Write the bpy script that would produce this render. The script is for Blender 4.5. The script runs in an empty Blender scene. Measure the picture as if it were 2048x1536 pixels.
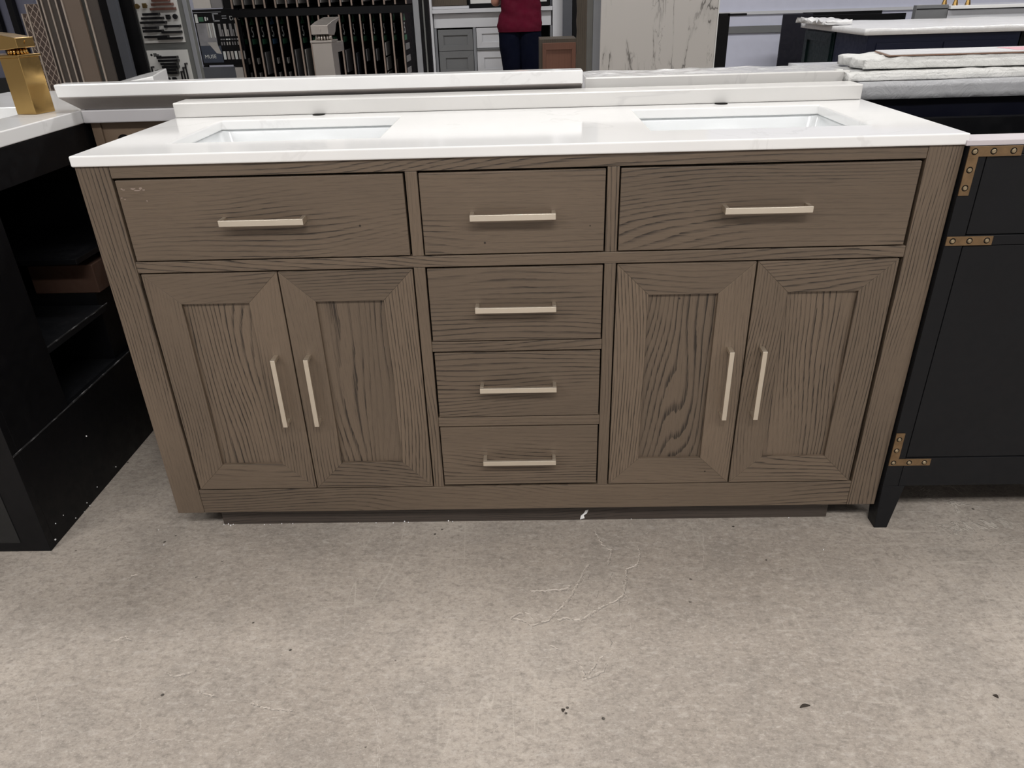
import bpy, bmesh, math, random
from mathutils import Vector, Matrix
random.seed(7)
S = bpy.context.scene
COL = S.collection

# ------------------------------------------------------------------ camera
CAM = (0.028920511, -1.533044177, 1.253490887)
YAW, PITCH, ROLL, FPX = -0.02923999738, 0.48860614, -0.03113596879, 1467.891258
cy, sy, cp, sp = math.cos(YAW), math.sin(YAW), math.cos(PITCH), math.sin(PITCH)
_f = Vector((sy*cp, cy*cp, -sp)); _r = Vector((cy, -sy, 0)); _u = _r.cross(_f)
cR, sR = math.cos(ROLL), math.sin(ROLL)
R_ = cR*_r + sR*_u; U_ = -sR*_r + cR*_u
cd = bpy.data.cameras.new('camera'); cam = bpy.data.objects.new('camera', cd); COL.objects.link(cam)
cd.sensor_width = 36; cd.sensor_fit = 'HORIZONTAL'; cd.lens = FPX*36/2048; cd.clip_start = 0.02; cd.clip_end = 60
M = Matrix(((R_.x, U_.x, -_f.x, CAM[0]), (R_.y, U_.y, -_f.y, CAM[1]), (R_.z, U_.z, -_f.z, CAM[2]), (0, 0, 0, 1)))
cam.matrix_world = M
S.camera = cam

def at(px, py, Y):
    """the point of the place at depth Y that the photograph shows at this pixel"""
    d = _f + (px-1024)/FPX*R_ - (py-768)/FPX*U_
    t = (Y-CAM[1])/d.y
    return Vector(CAM)+t*d

# ------------------------------------------------------------------ world, lights, exposure
w = bpy.data.worlds.new('world'); S.world = w; w.use_nodes = True
w.node_tree.nodes['Background'].inputs[0].default_value = (0.8, 0.86, 1, 1)
w.node_tree.nodes['Background'].inputs[1].default_value = 0.15
S.view_settings.view_transform = 'Standard'; S.view_settings.look = 'None'
S.view_settings.exposure = -0.55; S.view_settings.gamma = 1; S.view_settings.use_curve_mapping = False
def strip(x, y, z, sx, sy_, power, col=(1, .982, .962)):
    l = bpy.data.lights.new('ceiling_strip_light', 'AREA'); l.shape = 'RECTANGLE'; l.size = sx; l.size_y = sy_
    l.energy = power; l.color = col
    o = bpy.data.objects.new('ceiling_strip_light', l); o.location = (x, y, z); COL.objects.link(o)
for (x, y, p) in ((-3.2, -3.4, 160), (0.4, -3.0, 205), (4.0, -3.4, 165),
                  (-3.2, 0.5, 62), (0.4, 0.9, 60), (4.0, 0.5, 62),
                  (-3.2, 4.2, 110), (0.8, 4.2, 110), (4.8, 4.2, 130)):
    strip(x, y, 3.85, 2.4, 0.35, p)

# ------------------------------------------------------------------ materials
class NT:
    def __init__(s, name):
        s.m = bpy.data.materials.new(name); s.m.use_nodes = True; s.t = s.m.node_tree
        s.b = s.t.nodes['Principled BSDF']
    def n(s, typ, **kw):
        nd = s.t.nodes.new(typ)
        for k, v in kw.items():
            if k.startswith('i_'):
                nd.inputs[k[2:].replace('_', ' ')].default_value = v
            else: setattr(nd, k, v)
        return nd
    def l(s, a, b): s.t.links.new(a, b)
    def math(s, op, a, b=None, c=None, clamp=False):
        nd = s.t.nodes.new('ShaderNodeMath'); nd.operation = op; nd.use_clamp = clamp
        for i, v in enumerate((a, b, c)):
            if v is None: continue
            if isinstance(v, (int, float)): nd.inputs[i].default_value = v
            else: s.l(v, nd.inputs[i])
        return nd.outputs[0]
    def ramp(s, fac, a, b, va=0.0, vb=1.0):
        nd = s.t.nodes.new('ShaderNodeMapRange'); nd.interpolation_type = 'SMOOTHSTEP'
        s.l(fac, nd.inputs[0]); nd.inputs[1].default_value = a; nd.inputs[2].default_value = b
        nd.inputs[3].default_value = va; nd.inputs[4].default_value = vb
        return nd.outputs[0]
    def mix(s, fac, a, b, mode='MIX'):
        nd = s.t.nodes.new('ShaderNodeMix'); nd.data_type = 'RGBA'; nd.blend_type = mode
        if isinstance(fac, (int, float)): nd.inputs[0].default_value = fac
        else: s.l(fac, nd.inputs[0])
        for i, v in ((6, a), (7, b)):
            if isinstance(v, tuple): nd.inputs[i].default_value = v+(1,) if len(v) == 3 else v
            else: s.l(v, nd.inputs[i])
        return nd.outputs[2]
    def coord(s, scale=(1, 1, 1), rand=0.0, kind='Object', rot=(0, 0, 0)):
        tc = s.n('ShaderNodeTexCoord'); out = tc.outputs[kind]
        if rand:
            oi = s.n('ShaderNodeObjectInfo'); vm = s.n('ShaderNodeVectorMath', operation='SCALE')
            cx = s.n('ShaderNodeCombineXYZ', i_X=rand, i_Y=rand*.7, i_Z=rand*1.3)
            s.l(cx.outputs[0], vm.inputs[0]); s.l(oi.outputs['Random'], vm.inputs['Scale'])
            ad = s.n('ShaderNodeVectorMath', operation='ADD'); s.l(out, ad.inputs[0]); s.l(vm.outputs[0], ad.inputs[1]); out = ad.outputs[0]
        mp = s.n('ShaderNodeMapping'); mp.inputs['Scale'].default_value = scale; mp.inputs['Rotation'].default_value = rot
        s.l(out, mp.inputs['Vector']); return mp.outputs[0]
    def noise(s, vec, scale, detail=2, rough=.5, dist=0):
        nd = s.n('ShaderNodeTexNoise', i_Scale=scale, i_Detail=detail, i_Roughness=rough, i_Distortion=dist)
        s.l(vec, nd.inputs['Vector']); return nd.outputs['Fac']
    def bump(s, h, strength, dist=.002):
        nd = s.n('ShaderNodeBump', i_Strength=strength, i_Distance=dist); s.l(h, nd.inputs['Height']); s.l(nd.outputs[0], s.b.inputs['Normal'])
    def base(s, c):
        if isinstance(c, tuple): s.b.inputs['Base Color'].default_value = c+(1,)
        else: s.l(c, s.b.inputs['Base Color'])
    def rough(s, r):
        if isinstance(r, (int, float)): s.b.inputs['Roughness'].default_value = r
        else: s.l(r, s.b.inputs['Roughness'])

def plain(name, c, rough=.5, metal=0.0, var=.12, scale=12, bump=0.0, bscale=200, spec=.5):
    k = NT(name); k.b.inputs['Specular IOR Level'].default_value = spec; v = k.coord(rand=3)
    n = k.noise(v, scale, 4)
    k.base(k.mix(n, tuple(x*(1-var) for x in c), tuple(min(1, x*(1+var)) for x in c)))
    k.rough(k.ramp(k.noise(v, scale*3, 3), .3, .7, max(0.02, rough*.85), min(1, rough*1.15)))
    k.b.inputs['Metallic'].default_value = metal
    if bump: k.bump(k.noise(v, bscale, 3), bump, .001)
    return k.m

def wood(name, axis, c0, c1, freq=95., K=13., size=2.6, stretch=.30, dark=.95, knots=True, rough=.45):
    k = NT(name)
    across = 2 if axis == 'x' else 0
    v0 = k.coord((1, 1, 1), rand=9.0)
    sc = {'x': (stretch, 1, 1), 'z': (1, 1, stretch)}[axis]
    v = k.coord(sc, rand=9.0)
    sep = k.n('ShaderNodeSeparateXYZ'); k.l(v0, sep.inputs[0])
    n1 = k.noise(v, size, 2.0, .42, .15)
    js = {'x': (12, 90, 90), 'z': (90, 90, 12)}[axis]
    jag = k.noise(k.coord(js, rand=3.0), 1.0, 3, .6)
    ph = k.math('ADD', k.math('MULTIPLY', sep.outputs[across], freq), k.math('ADD', k.math('MULTIPLY', n1, K*2.2), k.math('MULTIPLY', jag, .55)))
    fr = k.math('FRACT', ph)
    line = k.math('MULTIPLY', k.ramp(fr, .55, .93), k.ramp(fr, 1.0, .955))      # slow rise, sharp fall: a growth ring
    ps = {'x': (9, 620, 620), 'z': (620, 620, 9)}[axis]
    pore = k.noise(k.coord(ps, rand=5.0), 1.0, 2, .6)
    ps2 = {'x': (26, 900, 900), 'z': (900, 900, 26)}[axis]
    pore2 = k.noise(k.coord(ps2, rand=2.0), 1.0, 2, .6)
    porem = k.ramp(pore, .42, .56)
    fine = k.ramp(pore2, .54, .68)
    band = k.ramp(k.noise(v, size*2.1, 2), .38, .56)
    g = k.math('MULTIPLY', k.math('MULTIPLY', line, k.math('ADD', k.math('MULTIPLY', porem, .7), .3)), k.math('ADD', k.math('MULTIPLY', band, .95), .14))
    g = k.math('ADD', k.math('MULTIPLY', g, dark), k.math('MULTIPLY', fine, .26), clamp=True)
    slow = k.noise(v, 3.2, 3)
    base = k.mix(k.ramp(slow, .3, .7), tuple(x*.84 for x in c0), tuple(x*1.12 for x in c0))
    base = k.mix(k.math('MULTIPLY', k.ramp(pore, .3, .6), .22), base, tuple(x*.62 for x in c0))
    col = k.mix(g, base, c1)
    if knots:
        vo = k.n('ShaderNodeTexVoronoi', i_Scale=9.0); k.l(k.coord((1, .05, 1), rand=4), vo.inputs['Vector'])
        kn = k.ramp(vo.outputs['Distance'], .026, .016)
        col = k.mix(kn, col, (.018, .012, .008))
    k.base(col); k.rough(k.math('ADD', k.math('MULTIPLY', g, .25), rough))
    k.bump(k.math('MULTIPLY', g, -1), .35, .0008)
    return k.m

WC0, WC1 = (.131, .096, .067), (.022, .015, .010)
MAT = {}
MAT['wood_h'] = wood('weathered_oak_grain_across', 'x', WC0, WC1)
MAT['wood_v'] = wood('weathered_oak_grain_upright', 'z', tuple(x*1.10 for x in WC0), WC1, freq=125., K=12)
MAT['wood_vp'] = wood('weathered_oak_panel', 'z', tuple(x*1.06 for x in WC0), WC1, freq=70, K=16, size=3.6, stretch=.20, dark=1.15)
MAT['wood_back'] = plain('brown_back_board', (.15, .105, .07), .6)
MAT['gapdark'] = plain('dark_carcass', (.006, .0055, .005), .8, spec=.1)
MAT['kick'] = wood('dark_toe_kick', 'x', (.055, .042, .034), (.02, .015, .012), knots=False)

def stone(name, c=(.84, .84, .835), vein=(.55, .54, .53), amt=.25, scale=2.2, rough=.09, stretch=(1, 1, 1), width=.012):
    k = NT(name); v = k.coord(stretch, rand=4, rot=(0, 0, .5))
    n = k.noise(v, scale, 6, .55, .6)
    ln = k.ramp(k.math('ABSOLUTE', k.math('SUBTRACT', n, .5)), width, 0.0)
    mask = k.ramp(k.noise(v, scale*.8, 2), .48, .62)
    cloud = k.noise(v, scale*1.6, 5)
    b = k.mix(k.ramp(cloud, .3, .7), tuple(x*.95 for x in c), c)
    k.base(k.mix(k.math('MULTIPLY', k.math('MULTIPLY', ln, mask), amt), b, vein)); k.rough(rough)
    k.b.inputs['IOR'].default_value = 1.52
    return k.m
MAT['quartz'] = stone('white_quartz')
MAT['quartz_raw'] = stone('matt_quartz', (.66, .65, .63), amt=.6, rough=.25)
MAT['quartz_shaded'] = stone('shade_toned_quartz', (.50, .49, .505), amt=.2, rough=.35)  # darker tone paints in the shade on the rear worktop's edge
MAT['bevel_shade'] = plain('shade_toned_bevel', (.30, .275, .26), .7)  # grey paints in the shadow on the long slab's bevel
MAT['marble'] = stone('veined_marble_tile', (.50, .478, .452), (.17, .16, .15), 1.0, 2.2, .25, (1.9, 1, .6), .035)
def marble():
    k = NT('veined_marble_tile')
    def layer(sc, rot, scale, w, lo, hi, off):
        v = k.coord(sc, rot=(0, rot, 0)); ad = k.n('ShaderNodeVectorMath', operation='ADD'); k.l(v, ad.inputs[0]); ad.inputs[1].default_value = off
        n = k.noise(ad.outputs[0], scale, 6, .58, .5)
        m = k.ramp(k.noise(ad.outputs[0], scale*1.3, 2), lo, hi)
        return k.math('MULTIPLY', k.ramp(k.math('ABSOLUTE', k.math('SUBTRACT', n, .5)), w, 0.0), m)
    a = layer((1.9, 1, .38), -.20, 2.3, .013, .46, .54, (3.1, 0, .4))
    b = layer((1.6, 1, .5), -.30, 3.6, .007, .50, .60, (7.7, 2, 1.2))
    soft = layer((1.9, 1, .38), -.20, 2.3, .05, .46, .56, (3.1, 0, .4))
    g = k.math('ADD', k.math('MULTIPLY', a, 1.0), k.math('ADD', k.math('MULTIPLY', b, .5), k.math('MULTIPLY', soft, .22)), clamp=True)
    k.base(k.mix(g, (.50, .478, .452), (.16, .15, .14))); k.rough(.25); return k.m
MAT['marble'] = marble()
MAT['ceramic'] = plain('white_ceramic', (.80, .82, .83), .08, var=.02)
def metal(name, c, rough, brushed=True):
    k = NT(name); k.base(c); k.b.inputs['Metallic'].default_value = 1.0
    n = k.noise(k.coord((60, 60, 60)), 1.0, 2)
    k.rough(k.ramp(n, .3, .7, rough*.92, rough*1.08)); return k.m
MAT['nickel'] = metal('brushed_nickel', (.80, .735, .63), .42)
MAT['nickel_f'] = metal('brushed_nickel_faucet', (.36, .33, .30), .34)
MAT['gold'] = metal('polished_gold', (.44, .285, .105), .22)
MAT['brass'] = plain('aged_brass', (.215, .14, .075), .5, .75, .4, 60)
MAT['brass_screw'] = plain('worn_brass_screw', (.36, .29, .19), .4, .8, .3, 90)
MAT['black'] = plain('black_paint', (.0035, .0036, .0045), .45, var=.3, spec=.18)
MAT['black_v'] = plain('charcoal_black_paint', (.0062, .0066, .0080), .5, var=.15, spec=.22)
MAT['black_panel'] = plain('dark_grey_panel', (.018, .018, .018), .5, var=.15, spec=.2)
MAT['navy'] = plain('navy_paint', (.0075, .010, .026), .4, spec=.25)
MAT['navydark'] = plain('near_black_navy', (.002, .0026, .008), .5, spec=.15)
MAT['darkgreen'] = plain('dark_green_paint', (.004, .012, .012), .4, spec=.25)
MAT['charcoal'] = plain('charcoal_paint', (.013, .013, .019), .4, spec=.25)
MAT['grey_paint'] = plain('grey_paint', (.17, .175, .18), .5, var=.06)
MAT['white_paint'] = plain('white_paint', (.62, .63, .66), .4, var=.04)
MAT['lav'] = plain('pale_lavender_wall', (.60, .62, .74), .7, var=.05)
MAT['lavdark'] = plain('grey_lavender_panel', (.115, .12, .165), .45, var=.15, scale=3)
MAT['frame_grey'] = plain('display_frame_grey', (.13, .135, .13), .55, var=.06)
MAT['frame_light'] = plain('display_frame_edge', (.25, .26, .28), .5, var=.06)
MAT['board_white'] = plain('white_display_board', (.62, .62, .60), .5, var=.05)
MAT['tan'] = plain('tan_tile', (.108, .079, .059), .5, var=.10, scale=5)
MAT['taupe'] = plain('taupe_tile', (.040, .031, .025), .5, var=.14, scale=6)
MAT['brown_tile'] = plain('brown_tile', (.018, .012, .010), .45, var=.2, scale=6)
MAT['tile_edge'] = plain('pale_tile_edge', (.30, .25, .21), .6)
MAT['tile_grey'] = plain('grey_tile', (.20, .195, .20), .35, var=.3, scale=8)
MAT['tile_pale'] = plain('pale_tile', (.36, .345, .33), .35, var=.25, scale=8)
MAT['tile_brown'] = plain('brown_sample_tile', (.15, .085, .055), .4, var=.3, scale=8)
MAT['slate'] = plain('slate_blue_board', (.070, .075, .088), .45, var=.12)
MAT['edge'] = plain('beige_board_edge', (.26, .20, .165), .6)
MAT['green'] = plain('green_print', (.03, .11, .06), .5)
MAT['blue'] = plain('blue_print', (.03, .08, .15), .5)
MAT['print_white'] = plain('white_print', (.55, .57, .56), .5)
MAT['posterimg'] = plain('grey_printed_photo', (.22, .22, .235), .4, var=.5, scale=14)
MAT['postnavy'] = plain('navy_printed_photo', (.035, .045, .07), .4, var=.3)
MAT['cherry'] = wood('reddish_brown_wood', 'z', (.17, .075, .048), (.11, .045, .028), knots=False, dark=.4, freq=40, K=4)
MAT['planks'] = wood('brown_plank_wood', 'z', (.085, .068, .050), (.03, .022, .016), knots=False, dark=.7, freq=60, K=4)
MAT['greywood'] = plain('grey_green_panel', (.135, .135, .125), .5, var=.15)
MAT['card'] = plain('brown_cardboard', (.050, .022, .012), .8, var=.15)
MAT['maroon'] = plain('maroon_fabric', (.082, .004, .016), .9, spec=.15, var=.35, scale=8, bump=.25, bscale=700)
MAT['navyfab'] = plain('navy_trouser_fabric', (.0028, .004, .012), .9, spec=.08, var=.3, scale=8)
MAT['skin'] = plain('skin', (.45, .22, .16), .5, var=.08)
MAT['hair'] = plain('dark_hair', (.02, .014, .01), .6)
MAT['shoe'] = plain('black_shoe', (.015, .015, .015), .4)
MAT['foam'] = plain('white_foam_crumb', (.8, .8, .8), .8)
MAT['chip'] = plain('dark_wood_chip', (.03, .022, .016), .8)
MAT['pinkwhite'] = plain('unpainted_primed_rail', (.52, .48, .50), .5)
MAT['pink'] = plain('pink_label', (.62, .34, .38), .6)
MAT['woodedge'] = plain('thin_wood_edge', (.22, .13, .09), .6)
MAT['wallm'] = plain('painted_wall', (.60, .60, .62), .8, var=.03)
MAT['ceil'] = plain('ceiling_paint', (.55, .55, .56), .9, var=.03)

def film(name, c, rough, bs, sc=14, var=.12):
    k = NT(name); v = k.coord((1, 2.2, 1), rand=2)
    n = k.noise(v, sc, 5, .65, 1.2)
    k.base(k.mix(n, tuple(x*(1-var) for x in c), tuple(min(1, x*(1+var)) for x in c))); k.rough(rough)
    k.bump(n, bs, .01); return k.m
MAT['film'] = film('clear_plastic_film_over_stone', (.46, .46, .46), .12, .5, 16)
MAT['foamwrap'] = film('white_foam_wrap', (.68, .68, .66), .42, .8, 22)
MAT['greywrap'] = film('grey_film_wrapped_stone', (.40, .405, .42), .3, .5, 16)
MAT['wrapwhite'] = film('white_plastic_wrap', (.72, .72, .72), .25, .7, 9)

# concrete floor
def concrete():
    k = NT('bare_concrete'); v = k.coord()
    big = k.noise(v, 1.1, 4, .55, .3); mid = k.noise(v, 7, 6, .65); fine = k.noise(v, 90, 6, .75); vf = k.noise(v, 320, 3, .7)
    st = k.noise(k.coord((30, 140, 1), rot=(0, 0, .15)), 1.0, 4, .6)
    grit = k.noise(k.coord((1, 1.7, 1), rot=(0, 0, .2)), 120, 6, .85); med = k.noise(k.coord((1, 1.8, 1)), 34, 5, .7)
    c = k.mix(k.ramp(big, .3, .7), (.318, .276, .236), (.448, .395, .342))
    c = k.mix(k.math('MULTIPLY', k.ramp(mid, .35, .75), .5), c, (.24, .215, .19))
    c = k.mix(k.math('MULTIPLY', k.ramp(fine, .48, .62), .38), c, (.17, .15, .13))
    c = k.mix(k.math('MULTIPLY', k.ramp(grit, .52, .66), .40), c, (.66, .60, .53))
    c = k.mix(k.math('MULTIPLY', k.ramp(med, .52, .66), .40), c, (.50, .455, .41))
    c = k.mix(k.math('MULTIPLY', k.ramp(med, .46, .34), .40), c, (.17, .15, .13))
    c = k.mix(k.math('MULTIPLY', k.ramp(grit, .45, .34), .50), c, (.11, .095, .08))
    c = k.mix(k.math('MULTIPLY', k.ramp(st, .55, .75), .25), c, (.52, .48, .43))
    # dark pits and white flecks
    vo = k.n('ShaderNodeTexVoronoi', i_Scale=26.0); k.l(v, vo.inputs['Vector'])
    pit = k.math('MULTIPLY', k.ramp(vo.outputs['Distance'], .10, .06), k.ramp(k.noise(v, 9, 1), .62, .66))
    c = k.mix(pit, c, (.07, .06, .05))
    # chipped skim coat: wandering ridges, thicker in some zones
    rn = k.noise(v, 8.5, 6, .62, .8)
    rid = k.ramp(k.math('ABSOLUTE', k.math('SUBTRACT', rn, .5)), .026, .006)
    sep = k.n('ShaderNodeSeparateXYZ'); tc = k.n('ShaderNodeTexCoord'); k.l(tc.outputs['Object'], sep.inputs[0])
    def blob(x, y, rx, ry):
        a = k.math('DIVIDE', k.math('SUBTRACT', sep.outputs[0], x), rx); b = k.math('DIVIDE', k.math('SUBTRACT', sep.outputs[1], y), ry)
        return k.ramp(k.math('ADD', k.math('MULTIPLY', a, a), k.math('MULTIPLY', b, b)), 1.0, .45)
    zones = k.math('MAXIMUM', k.math('MAXIMUM', blob(.20, -.20, .16, .17), blob(.15, -.43, .07, .07)), k.math('MAXIMUM', blob(-.72, -.42, .22, .16), blob(.06, -.30, .12, .05)))
    other = k.math('MULTIPLY', k.ramp(k.noise(v, 2.4, 2), .60, .70), .6)
    ridge = k.math('MULTIPLY', rid, k.math('MAXIMUM', zones, other))
    c = k.mix(k.math('MULTIPLY', ridge, .6), c, (.66, .61, .54))
    # scratches
    def scr(rot, sc, th):
        n = k.noise(k.coord(sc, rot=(0, 0, rot)), 1.0, 2, .5, .05)
        return k.math('MULTIPLY', k.ramp(k.math('ABSOLUTE', k.math('SUBTRACT', n, .5)), .006, 0), k.ramp(k.noise(v, 2.0, 2), .5, .6))
    sc1 = k.math('MAXIMUM', scr(.9, (9, .9, 1), 0), scr(-.25, (.8, 8, 1), 0))
    c = k.mix(k.math('MULTIPLY', sc1, .30), c, (.60, .55, .48))
    k.base(c)
    k.rough(k.ramp(fine, .3, .7, .42, .62))
    h = k.math('ADD', k.math('MULTIPLY', fine, .35), k.math('ADD', k.math('MULTIPLY', ridge, .9), k.math('MULTIPLY', mid, .5)))
    h = k.math('SUBTRACT', h, pit)
    k.bump(h, .8, .004)
    return k.m
MAT['concrete'] = concrete()

# ------------------------------------------------------------------ mesh helpers
def box(bm, x0, x1, y0, y1, z0, z1, mi=0):
    r = bmesh.ops.create_cube(bm, size=1)
    for v in r['verts']:
        v.co = Vector((x0+(v.co.x+.5)*(x1-x0), y0+(v.co.y+.5)*(y1-y0), z0+(v.co.z+.5)*(z1-z0)))
    fs = set(f for v in r['verts'] for f in v.link_faces)
    for f in fs: f.material_index = mi
    return r['verts']
def hull(bm, lo, hi, mi=0):
    """closed prism between two equal point loops"""
    a = [bm.verts.new(p) for p in lo]; b = [bm.verts.new(p) for p in hi]; n = len(a); fs = []
    fs.append(bm.faces.new(a[::-1])); fs.append(bm.faces.new(b))
    for i in range(n): fs.append(bm.faces.new((a[i], a[(i+1) % n], b[(i+1) % n], b[i])))
    for f in fs: f.material_index = mi
    return a+b
def cyl(bm, p, q, r, r2=None, seg=20, mi=0):
    p, q = Vector(p), Vector(q); d = (q-p); L = d.length; d.normalize()
    a = d.orthogonal().normalized(); b = d.cross(a); r2 = r if r2 is None else r2
    lo = [p+(a*math.cos(t)+b*math.sin(t))*r for t in [2*math.pi*i/seg for i in range(seg)]]
    hi = [q+(a*math.cos(t)+b*math.sin(t))*r2 for t in [2*math.pi*i/seg for i in range(seg)]]
    return hull(bm, lo, hi, mi)
def loft(bm, rings, cap=True, mi=0):
    R = [[bm.verts.new(p) for p in r] for r in rings]; n = len(R[0])
    for A, B in zip(R, R[1:]):
        for i in range(n): bm.faces.new((A[i], A[(i+1) % n], B[(i+1) % n], B[i])).material_index = mi
    if cap: bm.faces.new(R[0][::-1]); bm.faces.new(R[-1])
ORG = {}
def obj(name, bm, mat, parent=None, bevel=0.0, smooth=False, seg=2, sub=0):
    bmesh.ops.recalc_face_normals(bm, faces=bm.faces)
    org = ORG.get(parent.name, Vector()) if parent else None
    if parent is None:                                           # a thing that is one mesh: origin at its base
        xs = [v.co for v in bm.verts]
        org = Vector((sum(c.x for c in xs)/len(xs), sum(c.y for c in xs)/len(xs), min(c.z for c in xs)))
    for v in bm.verts: v.co -= org
    me = bpy.data.meshes.new(name); bm.to_mesh(me); bm.free()
    for m in (mat if isinstance(mat, (list, tuple)) else [mat]): me.materials.append(MAT[m])
    o = bpy.data.objects.new(name, me); COL.objects.link(o)
    if parent: o.parent = parent
    else: o.location = org
    ORG[o.name] = org
    if bevel:
        b = o.modifiers.new('bevel', 'BEVEL'); b.width = bevel; b.segments = seg; b.limit_method = 'ANGLE'; b.angle_limit = math.radians(35)
        b.harden_normals = False
    if sub:
        b = o.modifiers.new('subdivision', 'SUBSURF'); b.levels = sub; b.render_levels = sub
    if smooth or sub:
        for p in me.polygons: p.use_smooth = True
    return o
def tag(o, label, cat, group=None, kind=None):
    if label: o['label'] = label
    if cat: o['category'] = cat
    if group: o['group'] = group
    if kind: o['kind'] = kind
    return o
def thing(name, label, cat, loc, group=None):
    o = bpy.data.objects.new(name, None); COL.objects.link(o); o.location = loc; o.empty_display_size = .05
    ORG[o.name] = Vector(loc); tag(o, label, cat, group); return o
def bx(name, mat, parent, *c, bevel=0.0, **k):
    bm = bmesh.new(); box(bm, *c); return obj(name, bm, mat, parent, bevel, **k)
def struct(name, bm, mat, bevel=0.0):
    o = obj(name, bm, mat, None, bevel); o['kind'] = 'structure'; return o
def sbox(name, mat, *c):
    bm = bmesh.new(); box(bm, *c); return struct(name, bm, mat)
def copy_tree(o, parent=None):
    c = o.copy(); COL.objects.link(c); c.parent = parent
    for ch in list(o.children): copy_tree(ch, c)
    return c
def text_bm(s, size, depth, mtx):
    cu = bpy.data.curves.new('t', 'FONT'); cu.body = s; cu.size = size; cu.extrude = depth
    t = bpy.data.objects.new('t', cu); COL.objects.link(t)
    dg = bpy.context.evaluated_depsgraph_get(); me = bpy.data.meshes.new_from_object(t.evaluated_get(dg))
    bm = bmesh.new(); bm.from_mesh(me); bm.transform(mtx)
    bpy.data.objects.remove(t); bpy.data.curves.remove(cu); bpy.data.meshes.remove(me)
    return bm

# ------------------------------------------------------------------ the room
FLOOR = sbox('floor', 'concrete', -8, 10, -6, 9.2, -.12, 0)
sbox('ceiling', 'ceil', -8, 10, -6, 9.2, 4.1, 4.2)
sbox('wall_left', 'wallm', -8.1, -8, -6, 9.2, 0, 4.1)
sbox('wall_right', 'wallm', 10, 10.1, -6, 9.2, 0, 4.1)
sbox('wall_front', 'wallm', -8, 10, -6.1, -6, 0, 4.1)
sbox('wall_back', 'lav', -8, 10, 9.2, 9.3, 0, 4.1)

# ------------------------------------------------------------------ main vanity cabinet
ZT = .9617
V = thing('vanity_cabinet', 'wide grey-brown oak vanity cabinet with four doors and six drawers on the concrete floor', 'cabinet', (0, .25, 0))
bx('carcass', 'gapdark', V, -.885, .885, .045, .535, .075, .80)
def plate(name, mat, x0, x1, z0, z1, y0=0.0, y1=.022, bev=.0012, parent=V): return bx(name, mat, parent, x0, x1, y0, y1, z0, z1, bevel=bev)
for s in (-1, 1):
    a, b = sorted((s*.905, s*.835)); plate('stile', 'wood_v', a, b, .0700, ZT)
    bx('side_panel', 'wood_v', V, *sorted((s*.905, s*.887)), .0225, .54, .07, ZT, bevel=.001)
bx('back_panel', 'wood_back', V, -.886, .886, .541, .548, .07, ZT)
plate('top_rail', 'wood_h', -.8345, .8345, .937, ZT, .0008)
plate('middle_rail', 'wood_h', -.8345, .8345, .7305, .7555, .0008)
plate('bottom_rail', 'wood_h', -.8345, .8345, .070, .142, .0008)
for (a, b) in ((-.2235, -.1985), (.1935, .2185)):
    plate('divider', 'wood_v', a, b, .756, .9365, .0015)
    plate('divider', 'wood_v', a, b, .1425, .730, .0015)
plate('drawer_rail', 'wood_h', -.198, .193, .5245, .5495, .0015)
plate('drawer_rail', 'wood_h', -.198, .193, .3225, .3475, .0015)
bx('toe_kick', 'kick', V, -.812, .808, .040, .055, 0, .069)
def pull_h(cx, z, parent):
    bm = bmesh.new(); L = .0895
    box(bm, cx-L, cx+L, -.030, -.023, z-.0065, z+.0065)
    for s in (-1, 1):
        a, b = sorted((cx+s*L, cx+s*(L-.0085))); box(bm, a, b, -.0231, .0, z-.0065, z+.0065)
    return obj('handle', bm, 'nickel', parent, .0008)
def pull_v(x, z, parent):
    bm = bmesh.new(); L = .0895
    box(bm, x-.0055, x+.0055, -.030, -.023, z-L, z+L)
    for s in (-1, 1):
        a, b = sorted((z+s*L, z+s*(L-.0085))); box(bm, x-.0055, x+.0055, -.0231, .0, a, b)
    return obj('handle', bm, 'nickel', parent, .0008)
for (x0, x1, z0, z1, hz, hx) in ((-.829, -.228, .7585, .9325, .845, -.530), (-.1955, .190, .7585, .9325, .844, -.003), (.2215, .8275, .7585, .9325, .8465, .524),
                                 (-.1945, .190, .552, .7265, .6375, -.002), (-.194, .190, .350, .5215, .436, -.001), (-.1955, .190, .1495, .320, .232, -.0025)):
    d = plate('drawer', 'wood_h', x0, x1, z0, z1, 0.0)
    pull_h(hx, hz, d)
def door(x0, x1, z0, z1, px0, px1, pz0, pz1, hx):
    bm = bmesh.new(); y0, y1 = 0.0, .021
    o = [(x0, z0), (x1, z0), (x1, z1), (x0, z1)]; i = [(px0, pz0), (px1, pz0), (px1, pz1), (px0, pz1)]
    for k in range(4):
        a, b = o[k], o[(k+1) % 4]; c, d_ = i[(k+1) % 4], i[k]
        lo = [(p[0], y1, p[1]) for p in (a, b, c, d_)]; hi = [(p[0], y0, p[1]) for p in (a, b, c, d_)]
        hull(bm, lo, hi, 0 if k % 2 == 0 else 1)
    dr = obj('door', bm, ['wood_h', 'wood_v'], V, .0009)
    bx('door_panel', 'wood_vp', dr, px0-.004, px1+.004, .0085, .0145, pz0-.004, pz1+.004)
    pull_v(hx, .4355, dr)
    return dr
for (x0, x1, pa, pb, hx) in ((-.8285, -.5265, -.755, -.6015, -.564), (-.5235, -.2265, -.4505, -.297, -.4875), (.2215, .522, .293, .4465, .485), (.5255, .8265, .5985, .753, .559)):
    door(x0, x1, .1455, .7275, pa, pb, .2205, .6555, hx)

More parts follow.
